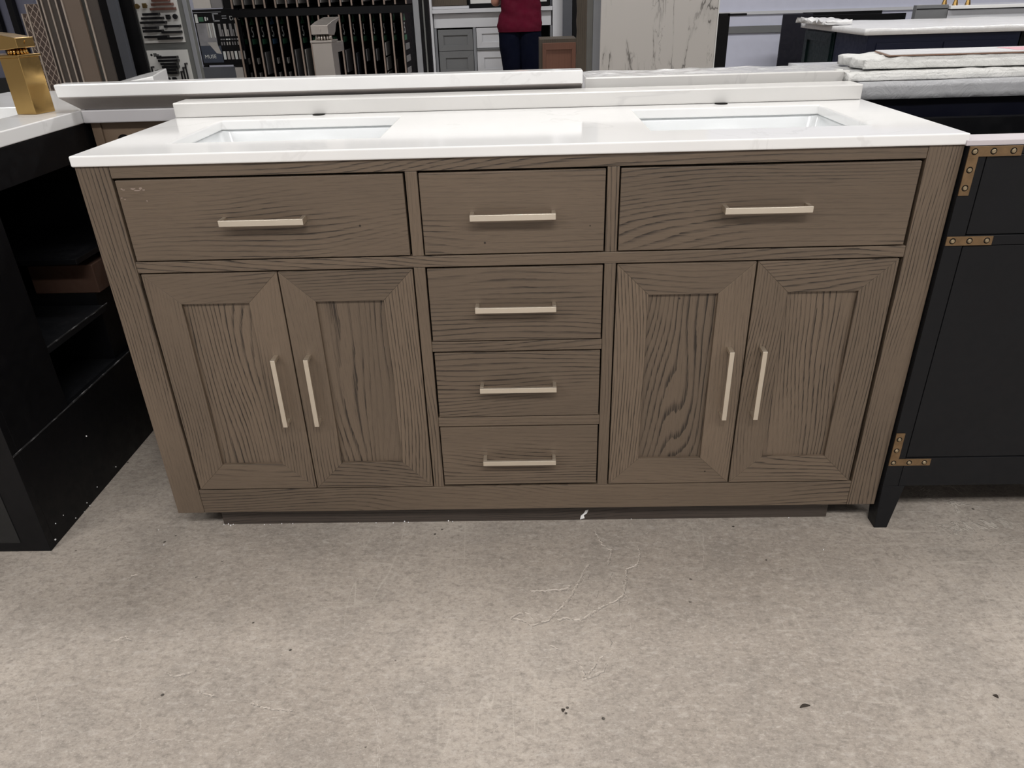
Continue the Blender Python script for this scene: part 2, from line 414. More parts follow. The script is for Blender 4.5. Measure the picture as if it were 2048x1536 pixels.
# worktop with two cut-outs
def holed_slab(name, mat, xs, ys, holes, z0, z1, parent=None, bevel=.003, seg=3):
    bm = bmesh.new(); H = set(holes); nx, ny = len(xs), len(ys); vt = {}
    def g(i, j, t):
        if (i, j, t) not in vt: vt[(i, j, t)] = bm.verts.new((xs[i], ys[j], z1 if t else z0))
        return vt[(i, j, t)]
    def solid(i, j): return 0 <= i < nx-1 and 0 <= j < ny-1 and (i, j) not in H
    for i in range(nx-1):
        for j in range(ny-1):
            if not solid(i, j): continue
            bm.faces.new((g(i, j, 1), g(i+1, j, 1), g(i+1, j+1, 1), g(i, j+1, 1)))
            bm.faces.new((g(i, j, 0), g(i, j+1, 0), g(i+1, j+1, 0), g(i+1, j, 0)))
            for (di, dj, a, b) in ((-1, 0, (i, j), (i, j+1)), (1, 0, (i+1, j), (i+1, j+1)), (0, -1, (i, j), (i+1, j)), (0, 1, (i, j+1), (i+1, j+1))):
                if not solid(i+di, j+dj): bm.faces.new((g(*a, 0), g(*b, 0), g(*b, 1), g(*a, 1)))
    return obj(name, bm, mat, parent, bevel, seg=seg)
ct = holed_slab('countertop', 'quartz', [-.9085, -.757, -.2925, .298, .765, .9085], [-.006, .123, .440, .556], [(1, 1), (3, 1)], .9625, .985, bevel=.0035)
tag(ct, 'glossy white quartz worktop with two rectangular sink cut-outs on the oak vanity', 'countertop')
def rrect(x0, x1, y0, y1, z, r, n=6):
    pts = []
    for (cx, cy_, a0) in ((x1-r, y1-r, 0), (x0+r, y1-r, 90), (x0+r, y0+r, 180), (x1-r, y0+r, 270)):
        for i in range(n+1):
            a = math.radians(a0+90*i/n); pts.append((cx+r*math.cos(a), cy_+r*math.sin(a), z))
    return pts
def basin(x0, x1, y0, y1, ztop, depth, label):
    t = thing('sink_basin', label, 'sink', ((x0+x1)/2, (y0+y1)/2, ztop-depth-.012))
    bm = bmesh.new(); e = .012
    rings = [rrect(x0-.02, x1+.02, y0-.02, y1+.02, ztop-.010, .03), rrect(x0-.02, x1+.02, y0-.02, y1+.02, ztop, .03), rrect(x0-.004, x1+.004, y0-.004, y1+.004, ztop, .028), rrect(x0, x1, y0, y1, ztop-.006, .028),
             rrect(x0+.012, x1-.012, y0+.012, y1-.012, ztop-depth*.72, .035), rrect(x0+.03, x1-.03, y0+.03, y1-.03, ztop-depth*.95, .04),
             rrect(x0+.12, x1-.12, y0+.09, y1-.09, ztop-depth, .04)]
    out = [rrect(x0+.11, x1-.11, y0+.08, y1-.08, ztop-depth-.012, .04), rrect(x0+.01, x1-.01, y0+.01, y1-.01, ztop-depth*.9, .045), rrect(x0-.008, x1+.008, y0-.008, y1+.008, ztop-.012, .03)]
    R = rings+out; VV = [[bm.verts.new(p) for p in r] for r in R]; n = len(VV[0])
    for A, B in list(zip(VV[:len(rings)], VV[1:len(rings)]))+list(zip(VV[len(rings):], VV[len(rings)+1:]))+[(VV[-1], VV[0])]:
        for i in range(n): bm.faces.new((A[i], A[(i+1) % n], B[(i+1) % n], B[i]))
    bm.faces.new(VV[len(rings)-1]); bm.faces.new(VV[len(rings)][::-1])
    obj('bowl', bm, 'ceramic', t, smooth=True)
    bm = bmesh.new(); cyl(bm, ((x0+x1)/2, (y0+y1)/2, ztop-depth), ((x0+x1)/2, (y0+y1)/2, ztop-depth+.003), .022, seg=28)
    obj('drain', bm, 'nickel', t, .001)
basin(-.765, -.285, .127, .448, .9615, .13, 'white undermount sink under the left cut-out of the oak vanity worktop')
basin(.290, .773, .127, .448, .9615, .13, 'white undermount sink under the right cut-out of the oak vanity worktop')

# backsplash strip on the worktop, faucet holes in the worktop
bm = bmesh.new(); box(bm, -.9065, .9005, .5145, .600, .9855, 1.0225)
tag(obj('backsplash_strip', bm, 'quartz_raw', None, .003), 'thick white stone strip standing along the back edge of the vanity worktop', 'backsplash')
for (x, l) in ((.537, 'dark round faucet hole in the worktop behind the right sink'), (-.519, 'dark round faucet hole in the worktop behind the left sink')):
    bm = bmesh.new(); cyl(bm, (x, .507, .9852), (x, .507, .9858), .0165, seg=32)
    h = obj('faucet_hole', bm, 'gapdark', ct, 0)
    h.location = (0, 0, 0)

# ------------------------------------------------------------------ back-to-back vanity behind
BV = thing('rear_vanity', 'brown vanity standing back to back behind the oak one, hole in its back board', 'cabinet', (-.2, .95, 0))
bm = bmesh.new(); box(bm, -1.222, .90, .668, 1.20, .08, .9605); obj('body', bm, 'wood_back', BV, .002)
bx('corner_strip', 'wood_back', BV, -1.222, -1.195, .660, .668, .08, .9605, bevel=.001)
bm = bmesh.new(); cyl(bm, (-1.140, .6665, .905), (-1.140, .6685, .905), .020, seg=24); obj('pipe_hole', bm, 'gapdark', BV)
bx('base', 'kick', BV, -1.17, .85, .70, 1.15, 0, .08)
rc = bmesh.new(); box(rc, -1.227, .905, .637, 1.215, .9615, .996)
tag(obj('countertop', rc, 'quartz_shaded', None, .003), 'white worktop of the rear vanity, its edge showing left of the oak vanity', 'countertop')
# long slab with undercut edge lying on it
def prof(x, xs, ps): return [(x+dx, y, z) for (y, z), dx in zip(ps, xs)]
PS = [(.645, .9968), (.600, 1.034), (.600, 1.0680), (.660, 1.0680), (.660, .9968)]
bm = bmesh.new(); hull(bm, prof(-1.228, [0, -.032, -.034, -.036, -.004], PS), prof(.183, [0, 0, 0, 0, 0], PS))
bm.faces.ensure_lookup_table()
for fc in bm.faces:
    fc.normal_update()
    c_ = fc.calc_center_median()
    if c_.z < 1.02 and abs(c_.y-.6225) < .003 and len(fc.verts) == 4: fc.material_index = 1
tag(obj('long_stone_slab', bm, ['quartz', 'bevel_shade'], None, .004, seg=3), 'long loose white stone slab with a bevelled underside lying behind the sinks', 'stone slab')
bm = bmesh.new(); hull(bm, [(-1.215, .735, .9965), (-1.045, .735, .9965), (-1.13, 1.02, .9965), (-1.30, 1.02, .9965)], [(-1.215, .735, 1.045), (-1.045, .735, 1.072), (-1.13, 1.02, 1.072), (-1.215, 1.02, 1.055)])
tag(obj('stone_offcut', bm, 'quartz', None, .003), 'short white stone offcut poking out behind the left end of the long slab', 'stone slab')
# wrapped slab right of it
def rumple(bm, cuts, amp, sc, seed=0, keep_bottom=True):
    bmesh.ops.subdivide_edges(bm, edges=bm.edges[:], cuts=cuts, use_grid_fill=True)
    from mathutils import noise as mn
    zmin = min(v.co.z for v in bm.verts)
    for v in bm.verts:
        p = v.co*sc+Vector((seed, seed*2, 0))
        d = Vector((mn.noise(p), mn.noise(p+Vector((9, 3, 1))), mn.noise(p+Vector((4, 7, 5)))))*amp
        if keep_bottom and v.co.z < zmin+1e-4: d.z = 0
        v.co += d
def segbox(bm, x0, x1, y0, y1, z0, z1, nx, ny, nz):
    xs = [x0+(x1-x0)*i/nx for i in range(nx+1)]; ys = [y0+(y1-y0)*i/ny for i in range(ny+1)]; zs = [z0+(z1-z0)*i/nz for i in range(nz+1)]
    vt = {}
    def g(i, j, k):
        if (i, j, k) not in vt: vt[(i, j, k)] = bm.verts.new((xs[i], ys[j], zs[k]))
        return vt[(i, j, k)]
    for i in range(nx):
        for j in range(ny):
            for k in (0, nz): bm.faces.new((g(i, j, k), g(i+1, j, k), g(i+1, j+1, k), g(i, j+1, k)))
    for i in range(nx):
        for k in range(nz):
            for j in (0, ny): bm.faces.new((g(i, j, k), g(i+1, j, k), g(i+1, j, k+1), g(i, j, k+1)))
    for j in range(ny):
        for k in range(nz):
            for i in (0, nx): bm.faces.new((g(i, j, k), g(i, j+1, k), g(i, j+1, k+1), g(i, j, k+1)))
    return list(vt.values())
from mathutils import noise as mnoise
def wobble(vs, amp, sc, seed=0, zlo=None):
    for v in vs:
        p = Vector((v.co.x*sc[0], v.co.y*sc[1], v.co.z*sc[2]))+Vector((seed, seed*2.3, seed*.7))
        d = Vector((mnoise.noise(p)*amp[0], mnoise.noise(p+Vector((9, 3, 1)))*amp[1], mnoise.noise(p+Vector((4, 7, 5)))*amp[2]))
        if zlo is not None and v.co.z < zlo+1e-4: d.z = 0
        v.co += d
bm = bmesh.new(); vs = segbox(bm, .196, 1.02, .655, .875, .9968, 1.040, 110, 26, 2); wobble([v for v in vs if v.co.z > 1.03 and v.co.y > .67], (0, 0, .004), (18, 40, 1), 2)
tag(obj('film_wrapped_slab', bm, 'film', None, smooth=False), 'white stone slab under clear crinkled plastic film, right of the long loose slab', 'wrapped slab')
bm = bmesh.new(); box(bm, .192, .905, .628, .6365, .9968, 1.0445)
bm.clear(); box(bm, .192, .912, .640, .654, .9968, 1.0445)
tag(obj('stone_upstand', bm, 'quartz_raw', None, .003), 'thin white stone upstand in front of the film-wrapped slab', 'backsplash')

# nickel faucet on rear worktop
def waterfall_faucet(base, sc, mat, rot, label, plate_w=0, hx=.030, hy=.031):
    f = thing('waterfall_faucet', label, 'faucet', base)
    B = Vector(base); RZ = Matrix.Rotation(rot, 4, 'Z')
    def put(bm):
        bmesh.ops.scale(bm, vec=(sc, sc, sc), verts=bm.verts); bm.transform(Matrix.Translation(B) @ RZ); return bm
    bm = bmesh.new(); box(bm, -hx, hx, -hy, hy, 0, .143); obj('column', put(bm), mat, f, .0015)
    bm = bmesh.new(); box(bm, -hx-.003, hx+.003, -hy-.004, (plate_w if plate_w else hy+.003), .1435, .1495); obj('top_plate', put(bm), mat, f, .001)
    if not plate_w:
        bm = bmesh.new(); box(bm, -hx*.8, hx*.8, hy+.0005, hy+.10, .112, .140); obj('spout', put(bm), mat, f, .001)
    bm = bmesh.new()
    for i in range(16):
        a = 2*math.pi*i/16; cyl(bm, (.023*math.cos(a), .023*math.sin(a), .1497), (.019*math.cos(a), .019*math.sin(a), .163), .0036, seg=10)
    cyl(bm, (0, 0, .1497), (0, 0, .164), .018); obj('collar', put(bm), mat, f, smooth=True)
    bm = bmesh.new(); w = hx*.86
    pr = [(-.034, .166), (-.034, .190), (.020, .199), (.115, .2085), (.115, .2045), (.065, .190), (.048, .170), (.028, .161), (-.004, .163)]
    hull(bm, [(-w, y, z) for y, z in pr], [(w, y, z) for y, z in pr]); obj('lever', put(bm), mat, f, .0012)
    bm = bmesh.new(); cyl(bm, (0, -.0355, .178), (0, -.0335, .178), .0040, seg=16); obj('set_screw', put(bm), mat, f)
    return f
waterfall_faucet((-.577, .90, .9965), 1.0, 'nickel_f', math.radians(-2), 'brushed nickel waterfall faucet rising behind the long loose slab')

# ------------------------------------------------------------------ left black vanity
LX = -1.232
LV = thing('black_vanity', 'black vanity on the left with open back and a shelf inside, beside the oak one', 'cabinet', (-1.5, .25, 0))
bx('end_panel', 'black', LV, -1.77, LX, -.062, -.04, 0, .9600, bevel=.001)
bx('inset_panel', 'black_panel', LV, -1.70, -1.303, -.0635, -.062, .03, .88)
bx('end_panel', 'black', LV, -1.77, LX, 1.18, 1.20, 0, .9600)
bx('front_panel', 'black', LV, -1.775, -1.755, -.04, 1.18, 0, .96)
bx('post', 'black', LV, LX-.020, LX, -.04, .185, .295, .9600, bevel=.001)
bx('top_rail', 'black', LV, LX-.020, LX, .185, 1.18, .87, .9600, bevel=.001)
bx('base_panel', 'black', LV, LX-.02, LX, -.04, 1.18, 0, .293, bevel=.0015)
bx('shelf', 'black_v', LV, -1.755, LX-.0205, -.04, 1.18, .272, .292)
bx('shelf', 'black_v', LV, -1.62, LX-.002, .1855, .487, .452, .470, bevel=.001)
bx('riser', 'black', LV, -1.70, LX-.0205, .488, 1.18, .2925, .506)
bx('added_shade_board', 'black', LV, -1.70, LX-.003, .42, 1.18, .617, .632, bevel=.001)  # added board, keeps the carton top dark and out of view
bx('cross_panel', 'black', LV, -1.75, LX-.021, .80, .82, .507, .86)
# scuffed raw edge of base panel
def scuff():
    k = NT('scuffed_black_edge'); v = k.coord((60, 22, 200))
    n = k.noise(v, 1, 5, .7); k.base(k.mix(k.ramp(n, .52, .68), (.02, .02, .022), (.35, .35, .36))); k.rough(.7); return k.m
MAT['scuff'] = scuff()
bx('worn_edge', 'scuff', LV, LX-.0015, LX+.0008, -.06, .60, .2915, .2955)
bx('worn_edge', 'scuff', LV, LX-.003, LX-.0012, .19, .50, .4685, .4718)
cb = thing('cardboard_box', 'brown cardboard box on the shelf inside the black vanity', 'box', (-1.33, .60, .5065))
bx('carton', 'card', cb, -1.432, -1.240, .492, .70, .5065, .592, bevel=.002)
bx('tape', 'taupe', cb, -1.432, -1.240, .58, .60, .5922, .5926)
lc = holed_slab('countertop', 'quartz', [-1.80, -1.59, -1.378, -1.229], [-.10, .16, .76, 1.212], [(1, 1)], .9612, .996)
tag(lc, 'white worktop of the black left vanity, gold faucet standing on it', 'countertop')
basin(-1.60, -1.370, .15, .77, .9605, .12, 'white sink in the worktop of the black left vanity behind the gold faucet')
gf = waterfall_faucet((-1.337, .612, .9965), 1.0, 'gold', math.radians(78), 'polished gold waterfall faucet on the left vanity worktop', plate_w=.12, hx=.035, hy=.031)

# ------------------------------------------------------------------ right black vanity
RX = .897
RV = thing('black_campaign_vanity', 'black vanity with brass corner hardware and open top, right of the oak one', 'cabinet', (1.5, .25, 0))
def rp(name, x0, x1, z0, z1, y0=-.012, y1=.012, mat='black_v', bev=.001): return bx(name, mat, RV, x0, x1, y0, y1, z0, z1, bevel=bev)
rp('stile', RX+.011, RX+.049, .1355, .961)
bx('side_panel', 'black', RV, RX+.011, RX+.030, .013, .55, .14, .955)
for (x0, x1, s) in ((RX+.011, RX+.066, 1), (2.60, 2.655, -1)):
    for (y0, y1) in ((-.012, .042), (.50, .55)):
        bm = bmesh.new(); tx0, tx1 = (x0+.007, x0+.040) if s > 0 else (x1-.040, x1-.007)
        hull(bm, [(tx0, y0+.004, 0), (tx1, y0+.004, 0), (tx1, y1-.01, 0), (tx0, y1-.01, 0)], [(x0, y0, .135), (x1, y0, .135), (x1, y1, .135), (x0, y1, .135)])
        obj('leg', bm, 'black_v', RV, .001)
rp('top_rail', RX+.050, 2.605, .945, .961)
rp('middle_rail', RX+.050, 2.605, .757, .7785)
rp('bottom_rail', RX+.050, 2.605, .1355, .2185)
rp('stile', 2.606, 2.655, .1355, .961)
bx('back_panel', 'black', RV, RX+.031, 2.655, .535, .55, .14, .93)
bx('bottom_board', 'gapdark', RV, RX+.031, 2.655, .013, .534, .15, .17)
bx('top_edge', 'pinkwhite', RV, RX+.005, 2.655, -.010, .055, .9615, .972, bevel=.001)
dr = rp('drawer', RX+.0515, 1.80, .7805, .9435, -.0105); rp('drawer', 1.803, 2.603, .7805, .9435, -.0105)
rp('door', RX+.0515, 1.42, .2205, .7555, -.0105); rp('door', 1.423, 1.90, .2205, .7555, -.0105)
rp('door', 1.903, 2.603, .2205, .7555, -.0105)
bx('back_rail', 'black', RV, RX+.031, 2.655, .55, .565, .60, .93)
def bracket(polys, screws):
    bm = bmesh.new()
    for (x0, x1, z0, z1) in polys: box(bm, x0, x1, -.0150, -.0122, z0, z1)
    b = obj('brass_bracket', bm, 'brass', RV, .0004); b['label'] = 'aged brass bracket'
    for (x, z) in screws:
        bm = bmesh.new(); cyl(bm, (x, -.01501, z), (x, -.0154, z), .0066, .0062, seg=18); obj('screw_recess', bm, 'gapdark', b)
        bm = bmesh.new(); cyl(bm, (x, -.0155, z), (x, -.0175, z), .0048, .0034, seg=18); s = obj('screw', bm, 'brass_screw', b, .0003)
X0 = RX+.011
bracket([(X0, X0+.104, .941, .961), (X0, X0+.021, .8635, .941)], [(X0+.011, .951), (X0+.048, .951), (X0+.087, .951), (X0+.010, .915), (X0+.010, .879)])
bracket([(X0, X0+.096, .758, .7775)], [(X0+.013, .768), (X0+.048, .768), (X0+.084, .768)])
bracket([(X0, X0+.100, .1985, .2175), (X0, X0+.021, .2175, .292)], [(X0+.010, .2075), (X0+.048, .2075), (X0+.085, .2075), (X0+.010, .243), (X0+.010, .275)])
# grey film-wrapped slab behind it, on a navy cabinet
NB = thing('navy_rear_cabinet', 'dark navy cabinet back standing behind the open-topped black vanity', 'cabinet', (1.75, .9, 0))
bm = bmesh.new(); box(bm, .93, 2.66, .605, 1.16, .09, .9755); obj('body', bm, 'navydark', NB, .002)
bx('base', 'black', NB, .98, 2.60, .65, 1.10, 0, .09)
bm = bmesh.new(); vs = segbox(bm, .921, 2.68, .578, 1.19, .976, 1.0195, 90, 30, 3); wobble(vs, (.0, .0025, .002), (7, 9, 9), 3, .976)
tag(obj('grey_wrapped_worktop', bm, 'greywrap', None, smooth=True), 'grey film-wrapped stone worktop behind the black vanity on the right', 'countertop')
def bundle(name, label, x0, x1, y0, y1, z0, z1, mat, amp, seed, rot=0.0, grp=None):
    bm = bmesh.new(); vs = segbox(bm, 0, x1-x0, 0, y1-y0, z0, z1, 100, 14, 5)
    H = z1-z0
    for v in vs:                                       # crumple the near end, round the long edges
        e = max(0, 1-v.co.x/.10)
        v.co.z += (z0+H*.45-v.co.z)*.35*e*(1 if v.co.z > z0+1e-4 else 0)
        if v.co.z > z0+H*.7: v.co.y += (.006 if v.co.y < .01 else 0)
    for v in vs:
        e = 1+2.6*max(0, 1-v.co.x/.14)
        p = Vector((v.co.x*16, v.co.y*22, v.co.z*40+seed)); q = Vector((v.co.x*5, v.co.y*9, seed*2))
        k = 0 if v.co.z < z0+1e-4 else 1
        v.co.z += k*e*amp*(abs(mnoise.noise(p))*1.3-.25)
        v.co.y += e*amp*(mnoise.noise(p+Vector((3, 1, 8))))+.004*mnoise.noise(q)
        v.co.x += e*amp*mnoise.noise(p+Vector((7, 5, 2)))
    bm.transform(Matrix.Translation((x0, y0, 0)) @ Matrix.Rotation(rot, 4, 'Z'))
    return tag(obj(name, bm, mat, None, smooth=True), label, 'wrapped slab', grp)
bundle('wrapped_stone_bundle', 'lower of two foam-wrapped stone strips lying on the grey worktop', .892, 2.3, .600, .760, 1.0205, 1.041, 'foamwrap', .0032, 1.3, math.radians(.6))
bundle('wrapped_stone_bundle', 'upper foam-wrapped stone strip lying across the lower one on the grey worktop', .945, 2.4, .645, .83, 1.0455, 1.074, 'foamwrap', .0035, 5.1, math.radians(-.3))
bm = bmesh.new(); hull(bm, [(1.01, .648, 1.0755), (2.3, .640, 1.0755), (2.3, .80, 1.0755), (1.04, .81, 1.0755)], [(1.01, .648, 1.0785), (2.3, .640, 1.0785), (2.3, .80, 1.0785), (1.04, .81, 1.0785)])
wb = tag(obj('wood_edged_board', bm, ['woodedge'], None), 'thin white-topped board with a brown edge on the upper wrapped strip', 'board')
bm = bmesh.new(); hull(bm, [(1.013, .650, 1.0786), (2.3, .642, 1.0786), (2.3, .80, 1.0786), (1.042, .81, 1.0786)], [(1.013, .650, 1.0805), (2.3, .642, 1.0805), (2.3, .80, 1.0805), (1.042, .81, 1.0805)])
ORG[wb.name] = Vector(wb.location); obj('white_face', bm, 'wrapwhite', wb)
bx('pink_label', 'pink', wb, 1.37, 1.50, .68, .78, 1.0806, 1.0812)

# ------------------------------------------------------------------ far left: leaning tile panels and posts
def upright(name, mat, label, cat, p0, p1, Y, z1, thick=.014, grp=None, run=.6, edge=None):
    """board standing on the floor, front edge at depth Y between pixels p0..p1 on row py"""
    (a, ra), (b, rb) = p0, p1
    xa, xb = at(a, ra, Y).x, at(b, rb, Y).x
    bm = bmesh.new(); box(bm, xa, xb, Y, Y+thick, 0, z1)
    return tag(obj(name, bm, mat, None, .001), label, cat, grp)
# lattice mosaic
def lattice():
    k = NT('lattice_mosaic'); v = k.coord((1, 1, 1), rot=(0, 0, 0))
    sep = k.n('ShaderNodeSeparateXYZ'); k.l(v, sep.inputs[0])
    def lines(sg):
        s = k.math('ADD', k.math('MULTIPLY', sep.outputs[0], 36.0), k.math('MULTIPLY', sep.outputs[2], 24.0*sg))
        f = k.math('ABSOLUTE', k.math('SUBTRACT', k.math('FRACT', s), .5)); return k.ramp(f, .09, .04)
    ln = k.math('MAXIMUM', lines(1), lines(-1))
    k.base(k.mix(ln, k.mix(k.noise(v, 30, 2), (.03, .018, .014), (.075, .05, .04)), (.30, .24, .20))); k.rough(.4); k.bump(ln, .4, .002); return k.m
MAT['lattice'] = lattice()
def lean_panel(i, pL, pR, row, Y, ztop, mat, label, edge=True, depth=.5, nm='leaning_tile_board', grp=None):
    xa, xb = at(pL, row, Y).x, at(pR, row, Y).x
    t = thing(nm, label, 'tile panel', ((xa+xb)/2, Y, 0), grp)
    ew = min(.007, (xb-xa)*.3)
    bx('face', mat, t, xa+(ew if edge else 0), xb, Y, Y+.012, 0.0, ztop, bevel=.0008)
    if edge: bx('edge_trim', 'tile_edge', t, xa, xa+ew-.0005, Y-.006, Y+.012, 0.0, ztop, bevel=.0008)
    return t
def ztop_at(px, py, Y): return at(px, py, Y).z
# dark base and grey panels furthest left
row = 90
lean_panel(0, 62, 84, row, 2.30, ztop_at(55, 27, 2.30), 'lattice', 'narrow brown lattice mosaic panel, shortest at the left of the tile row')
lean_panel(1, 74, 110, row, 2.22, ztop_at(60, 8, 2.22), 'lattice', 'wider brown lattice mosaic panel in front of the narrow one')
lean_panel(2, 100, 106.5, row, 2.16, 2.05, 'brown_tile', 'dark brown tile board beside the lattice mosaic')
lean_panel(3, 107, 121, row, 2.14, 2.05, 'taupe', 'taupe tile board second in the plain row after the mosaic')
lean_panel(4, 121.5, 135, row, 2.12, 2.05, 'taupe', 'taupe tile board with pale edge, middle of the plain row')
lean_panel(5, 135.5, 146.5, row, 2.10, 2.05, 'brown_tile', 'narrow dark tile board directly left of the wide tan panel')
lean_panel(6, 147, 183, row, 2.08, 2.05, 'tan', 'wide tan tile panel in the leaning row at the left')
lean_panel(7, 183.5, 193, row, 2.12, 2.05, 'greywood', 'narrow grey tile strip right of the wide tan panel', edge=False)
lean_panel(8, 193.5, 216, row, 2.10, 2.05, 'taupe', 'dark taupe tile panel at the right end of the leaning row', edge=True)
bb = thing('tile_rack_base', 'low black rack base under the leaning tile row', 'rack', (-1.8, 2.45, 0))
bx('floor_beam', 'black', bb, -2.6, -1.55, 2.34, 2.60, 0, .10); bx('back_board', 'black', bb, at(214, 90, 2.5).x, at(284, 90, 2.5).x, 2.50, 2.52, 0.10, 2.2)
bx('grey_post', 'slate', bb, at(237, 90, 2.45).x, at(254, 90, 2.45).x, 2.44, 2.475, .0, 2.2)
# glassy grey wall panels with black posts
gp = thing('panel_display', 'grey-lavender panelled display with black uprights at the far left', 'display', (-3.2, 3.6, 0))
bx('panel', 'lavdark', gp, -5.2, at(92, 90, 3.6).x, 3.60, 3.63, .86, 2.4)
bx('base_cabinet', 'black_panel', gp, -5.2, at(92, 120, 3.6).x, 3.50, 4.0, 0, .855)
for (a, b) in ((-4, 4), (27, 39)): bx('upright', 'black', gp, at(a, 50, 3.56).x, at(b, 50, 3.56).x, 3.55, 3.59, .86, 2.4)
bx('upright', 'black', gp, at(-70, 50, 3.56).x, at(-56, 50, 3.56).x, 3.55, 3.59, .86, 2.4)

# ------------------------------------------------------------------ hardware display stand
YH = 2.75
HS = thing('hardware_display', 'grey display stand with two white boards of cabinet pulls and knobs', 'display', (at(320, 90, YH).x, YH, 0))
def X(p, r=90, Y=YH): return at(p, r, Y).x
def Z(r, p=320, Y=YH): return at(p, r, Y).z
bx('frame', 'frame_grey', HS, X(283), X(391), YH, YH+.04, 0, 2.3, bevel=.002)
bx('edge_strip', 'frame_light', HS, X(275.5), X(282.8), YH-.012, YH+.04, 0, 2.3, bevel=.001)
bx('edge_strip', 'frame_light', HS, X(383), X(391), YH-.006, YH-.0005, 0, 2.3, bevel=.001)
def hboard(c, pulls, knobs, sq):
    (x0, x1, z0, z1) = c
    b = bx('sample_board', 'board_white', HS, x0, x1, YH-.010, YH-.0008, z0, z1, bevel=.001)
    W_, H_ = x1-x0, z1-z0
    for (u0, u1, v, mat, vert) in pulls:
        bm = bmesh.new()
        if not vert:
            xa, xb, z = x0+u0*W_, x0+u1*W_, z0+v*H_
            box(bm, xa, xb, YH-.040, YH-.033, z-.0058, z+.0058)
            box(bm, xa, xa+.008, YH-.034, YH-.0101, z-.0058, z+.0058); box(bm, xb-.008, xb, YH-.034, YH-.0101, z-.0058, z+.0058)
        else:
            za, zb, x = z0+u0*H_, z0+u1*H_, x0+v*W_
            box(bm, x-.0035, x+.0035, YH-.040, YH-.033, za, zb)
            box(bm, x-.0035, x+.0035, YH-.034, YH-.0101, za, za+.008); box(bm, x-.0035, x+.0035, YH-.034, YH-.0101, zb-.008, zb)
        obj('pull', bm, mat, b, .0006)
    for (u, v, mat) in knobs:
        bm = bmesh.new(); x, z = x0+u*W_, z0+v*H_; cyl(bm, (x, YH-.0101, z), (x, YH-.03, z), .006); cyl(bm, (x, YH-.03, z), (x, YH-.038, z), .013, .012)
        obj('knob', bm, mat, b, .0006)
    for (u, v, mat) in sq:
        bm = bmesh.new(); x, z = x0+u*W_, z0+v*H_; box(bm, x-.011, x+.011, YH-.036, YH-.028, z-.011, z+.011); cyl(bm, (x, YH-.0101, z), (x, YH-.03, z), .006)
        obj('knob', bm, mat, b, .0006)
    return b
MAT['bronze'] = plain('rose_bronze_metal', (.26, .13, .10), .4, .8, .1)
MAT['knobbrass'] = plain('dull_brass_metal', (.20, .14, .06), .4, .8, .1)
MAT['pullblack'] = plain('black_metal', (.012, .012, .014), .35, .3)
K_, Bz = 'pullblack', 'bronze'
x0, x1 = X(291.5), X(373.5)
zb, zt_ = Z(85.5, 330), 1.62
T_ = lambda r: (Z(r, 330)-zb)/(zt_-zb)
hboard((x0, x1, zb, zt_), [(.17, .55, T_(27.5), K_, False), (.12, .62, T_(35.5), K_, False), (.07, .67, T_(44), K_, False), (.09, .45, T_(54.5), K_, False), (.62, .99, T_(52.5), K_, False),
        (.09, .55, T_(61), K_, False), (.53, .99, T_(64), K_, False), (.09, .65, T_(72.5), K_, False), (.40, .97, T_(76.5), K_, False),
        (.46, .86, T_(.5), Bz, False), (.43, .92, T_(8.5), Bz, False), (.38, .96, T_(17.5), Bz, False), (.46, .86, T_(-10), Bz, False)],
       [(.08, T_(11), 'knobbrass'), (.93, T_(33.5), K_), ], [(.26, T_(10), 'knobbrass'), (.76, T_(34), K_)])
zt2 = Z(100, 335); zb2 = Z(168, 335)-.12
T2 = lambda r: (Z(r, 335)-zb2)/(zt2-zb2)
lb = hboard((X(291.5), X(373.5), zb2, zt2), [(.27, .76, T2(114), K_, False), (.29, .77, T2(120.5), K_, False), (.33, .73, T2(127), K_, False), (.35, .74, T2(133), K_, False), (.40, .69, T2(139), K_, False), (.41, .70, T2(145), K_, False),
        (.02, T2(131), .09, K_, True), (.02, T2(138.5), .175, K_, True), (.02, T2(146), .26, K_, True), (.02, T2(126), .93, K_, True), (.02, T2(134), .86, K_, True), (.02, T2(142), .79, K_, True)],
       [], [(.42, T2(158), K_), (.58, T2(158), K_)])
bm = bmesh.new(); cyl(bm, (X(300), YH-.0101, Z(109.5)), (X(300), YH-.0108, Z(109.5)), .006)
for k, wv in enumerate((.018, .030, .042)): box(bm, X(304), X(304)+wv, YH-.0108, YH-.0101, Z(107+2.4*k)-.0022, Z(107+2.4*k)+.0022)
obj('printed_mark', bm, K_, lb)

# ------------------------------------------------------------------ black rack of tile wing boards
YR = 3.45
RK = thing('tile_sample_rack', 'tall black steel rack holding the fan of tile sample boards', 'rack', (at(640, 90, YR).x, YR+.3, 0))
def XR(p, r=60, Y=YR): return at(p, r, Y).x
def ZR(r, p=640, Y=YR): return at(p, r, Y).z
bx('back_board', 'black', RK, XR(380), XR(835), YR+.62, YR+.65, 0, 2.4)
bx('rail', 'black', RK, XR(470), XR(835), YR-.01, YR+.02, ZR(30), ZR(15))
bx('rail', 'black', RK, XR(470), XR(835), YR+.0, YR+.6, .12, .15)
bx('end_post', 'frame_light', RK, XR(830.5), XR(842), YR-.03, YR+.03, 0, 2.4, bevel=.002)
bx('end_post', 'black', RK, XR(842.5), XR(848), YR-.02, YR+.03, 0, 2.4)
bx('end_post', 'frame_grey', RK, XR(849), XR(852), YR-.02, YR+.03, 0, 2.4)
bx('end_post', 'black', RK, XR(853), XR(861), YR-.02, YR+.03, 0, 2.4)
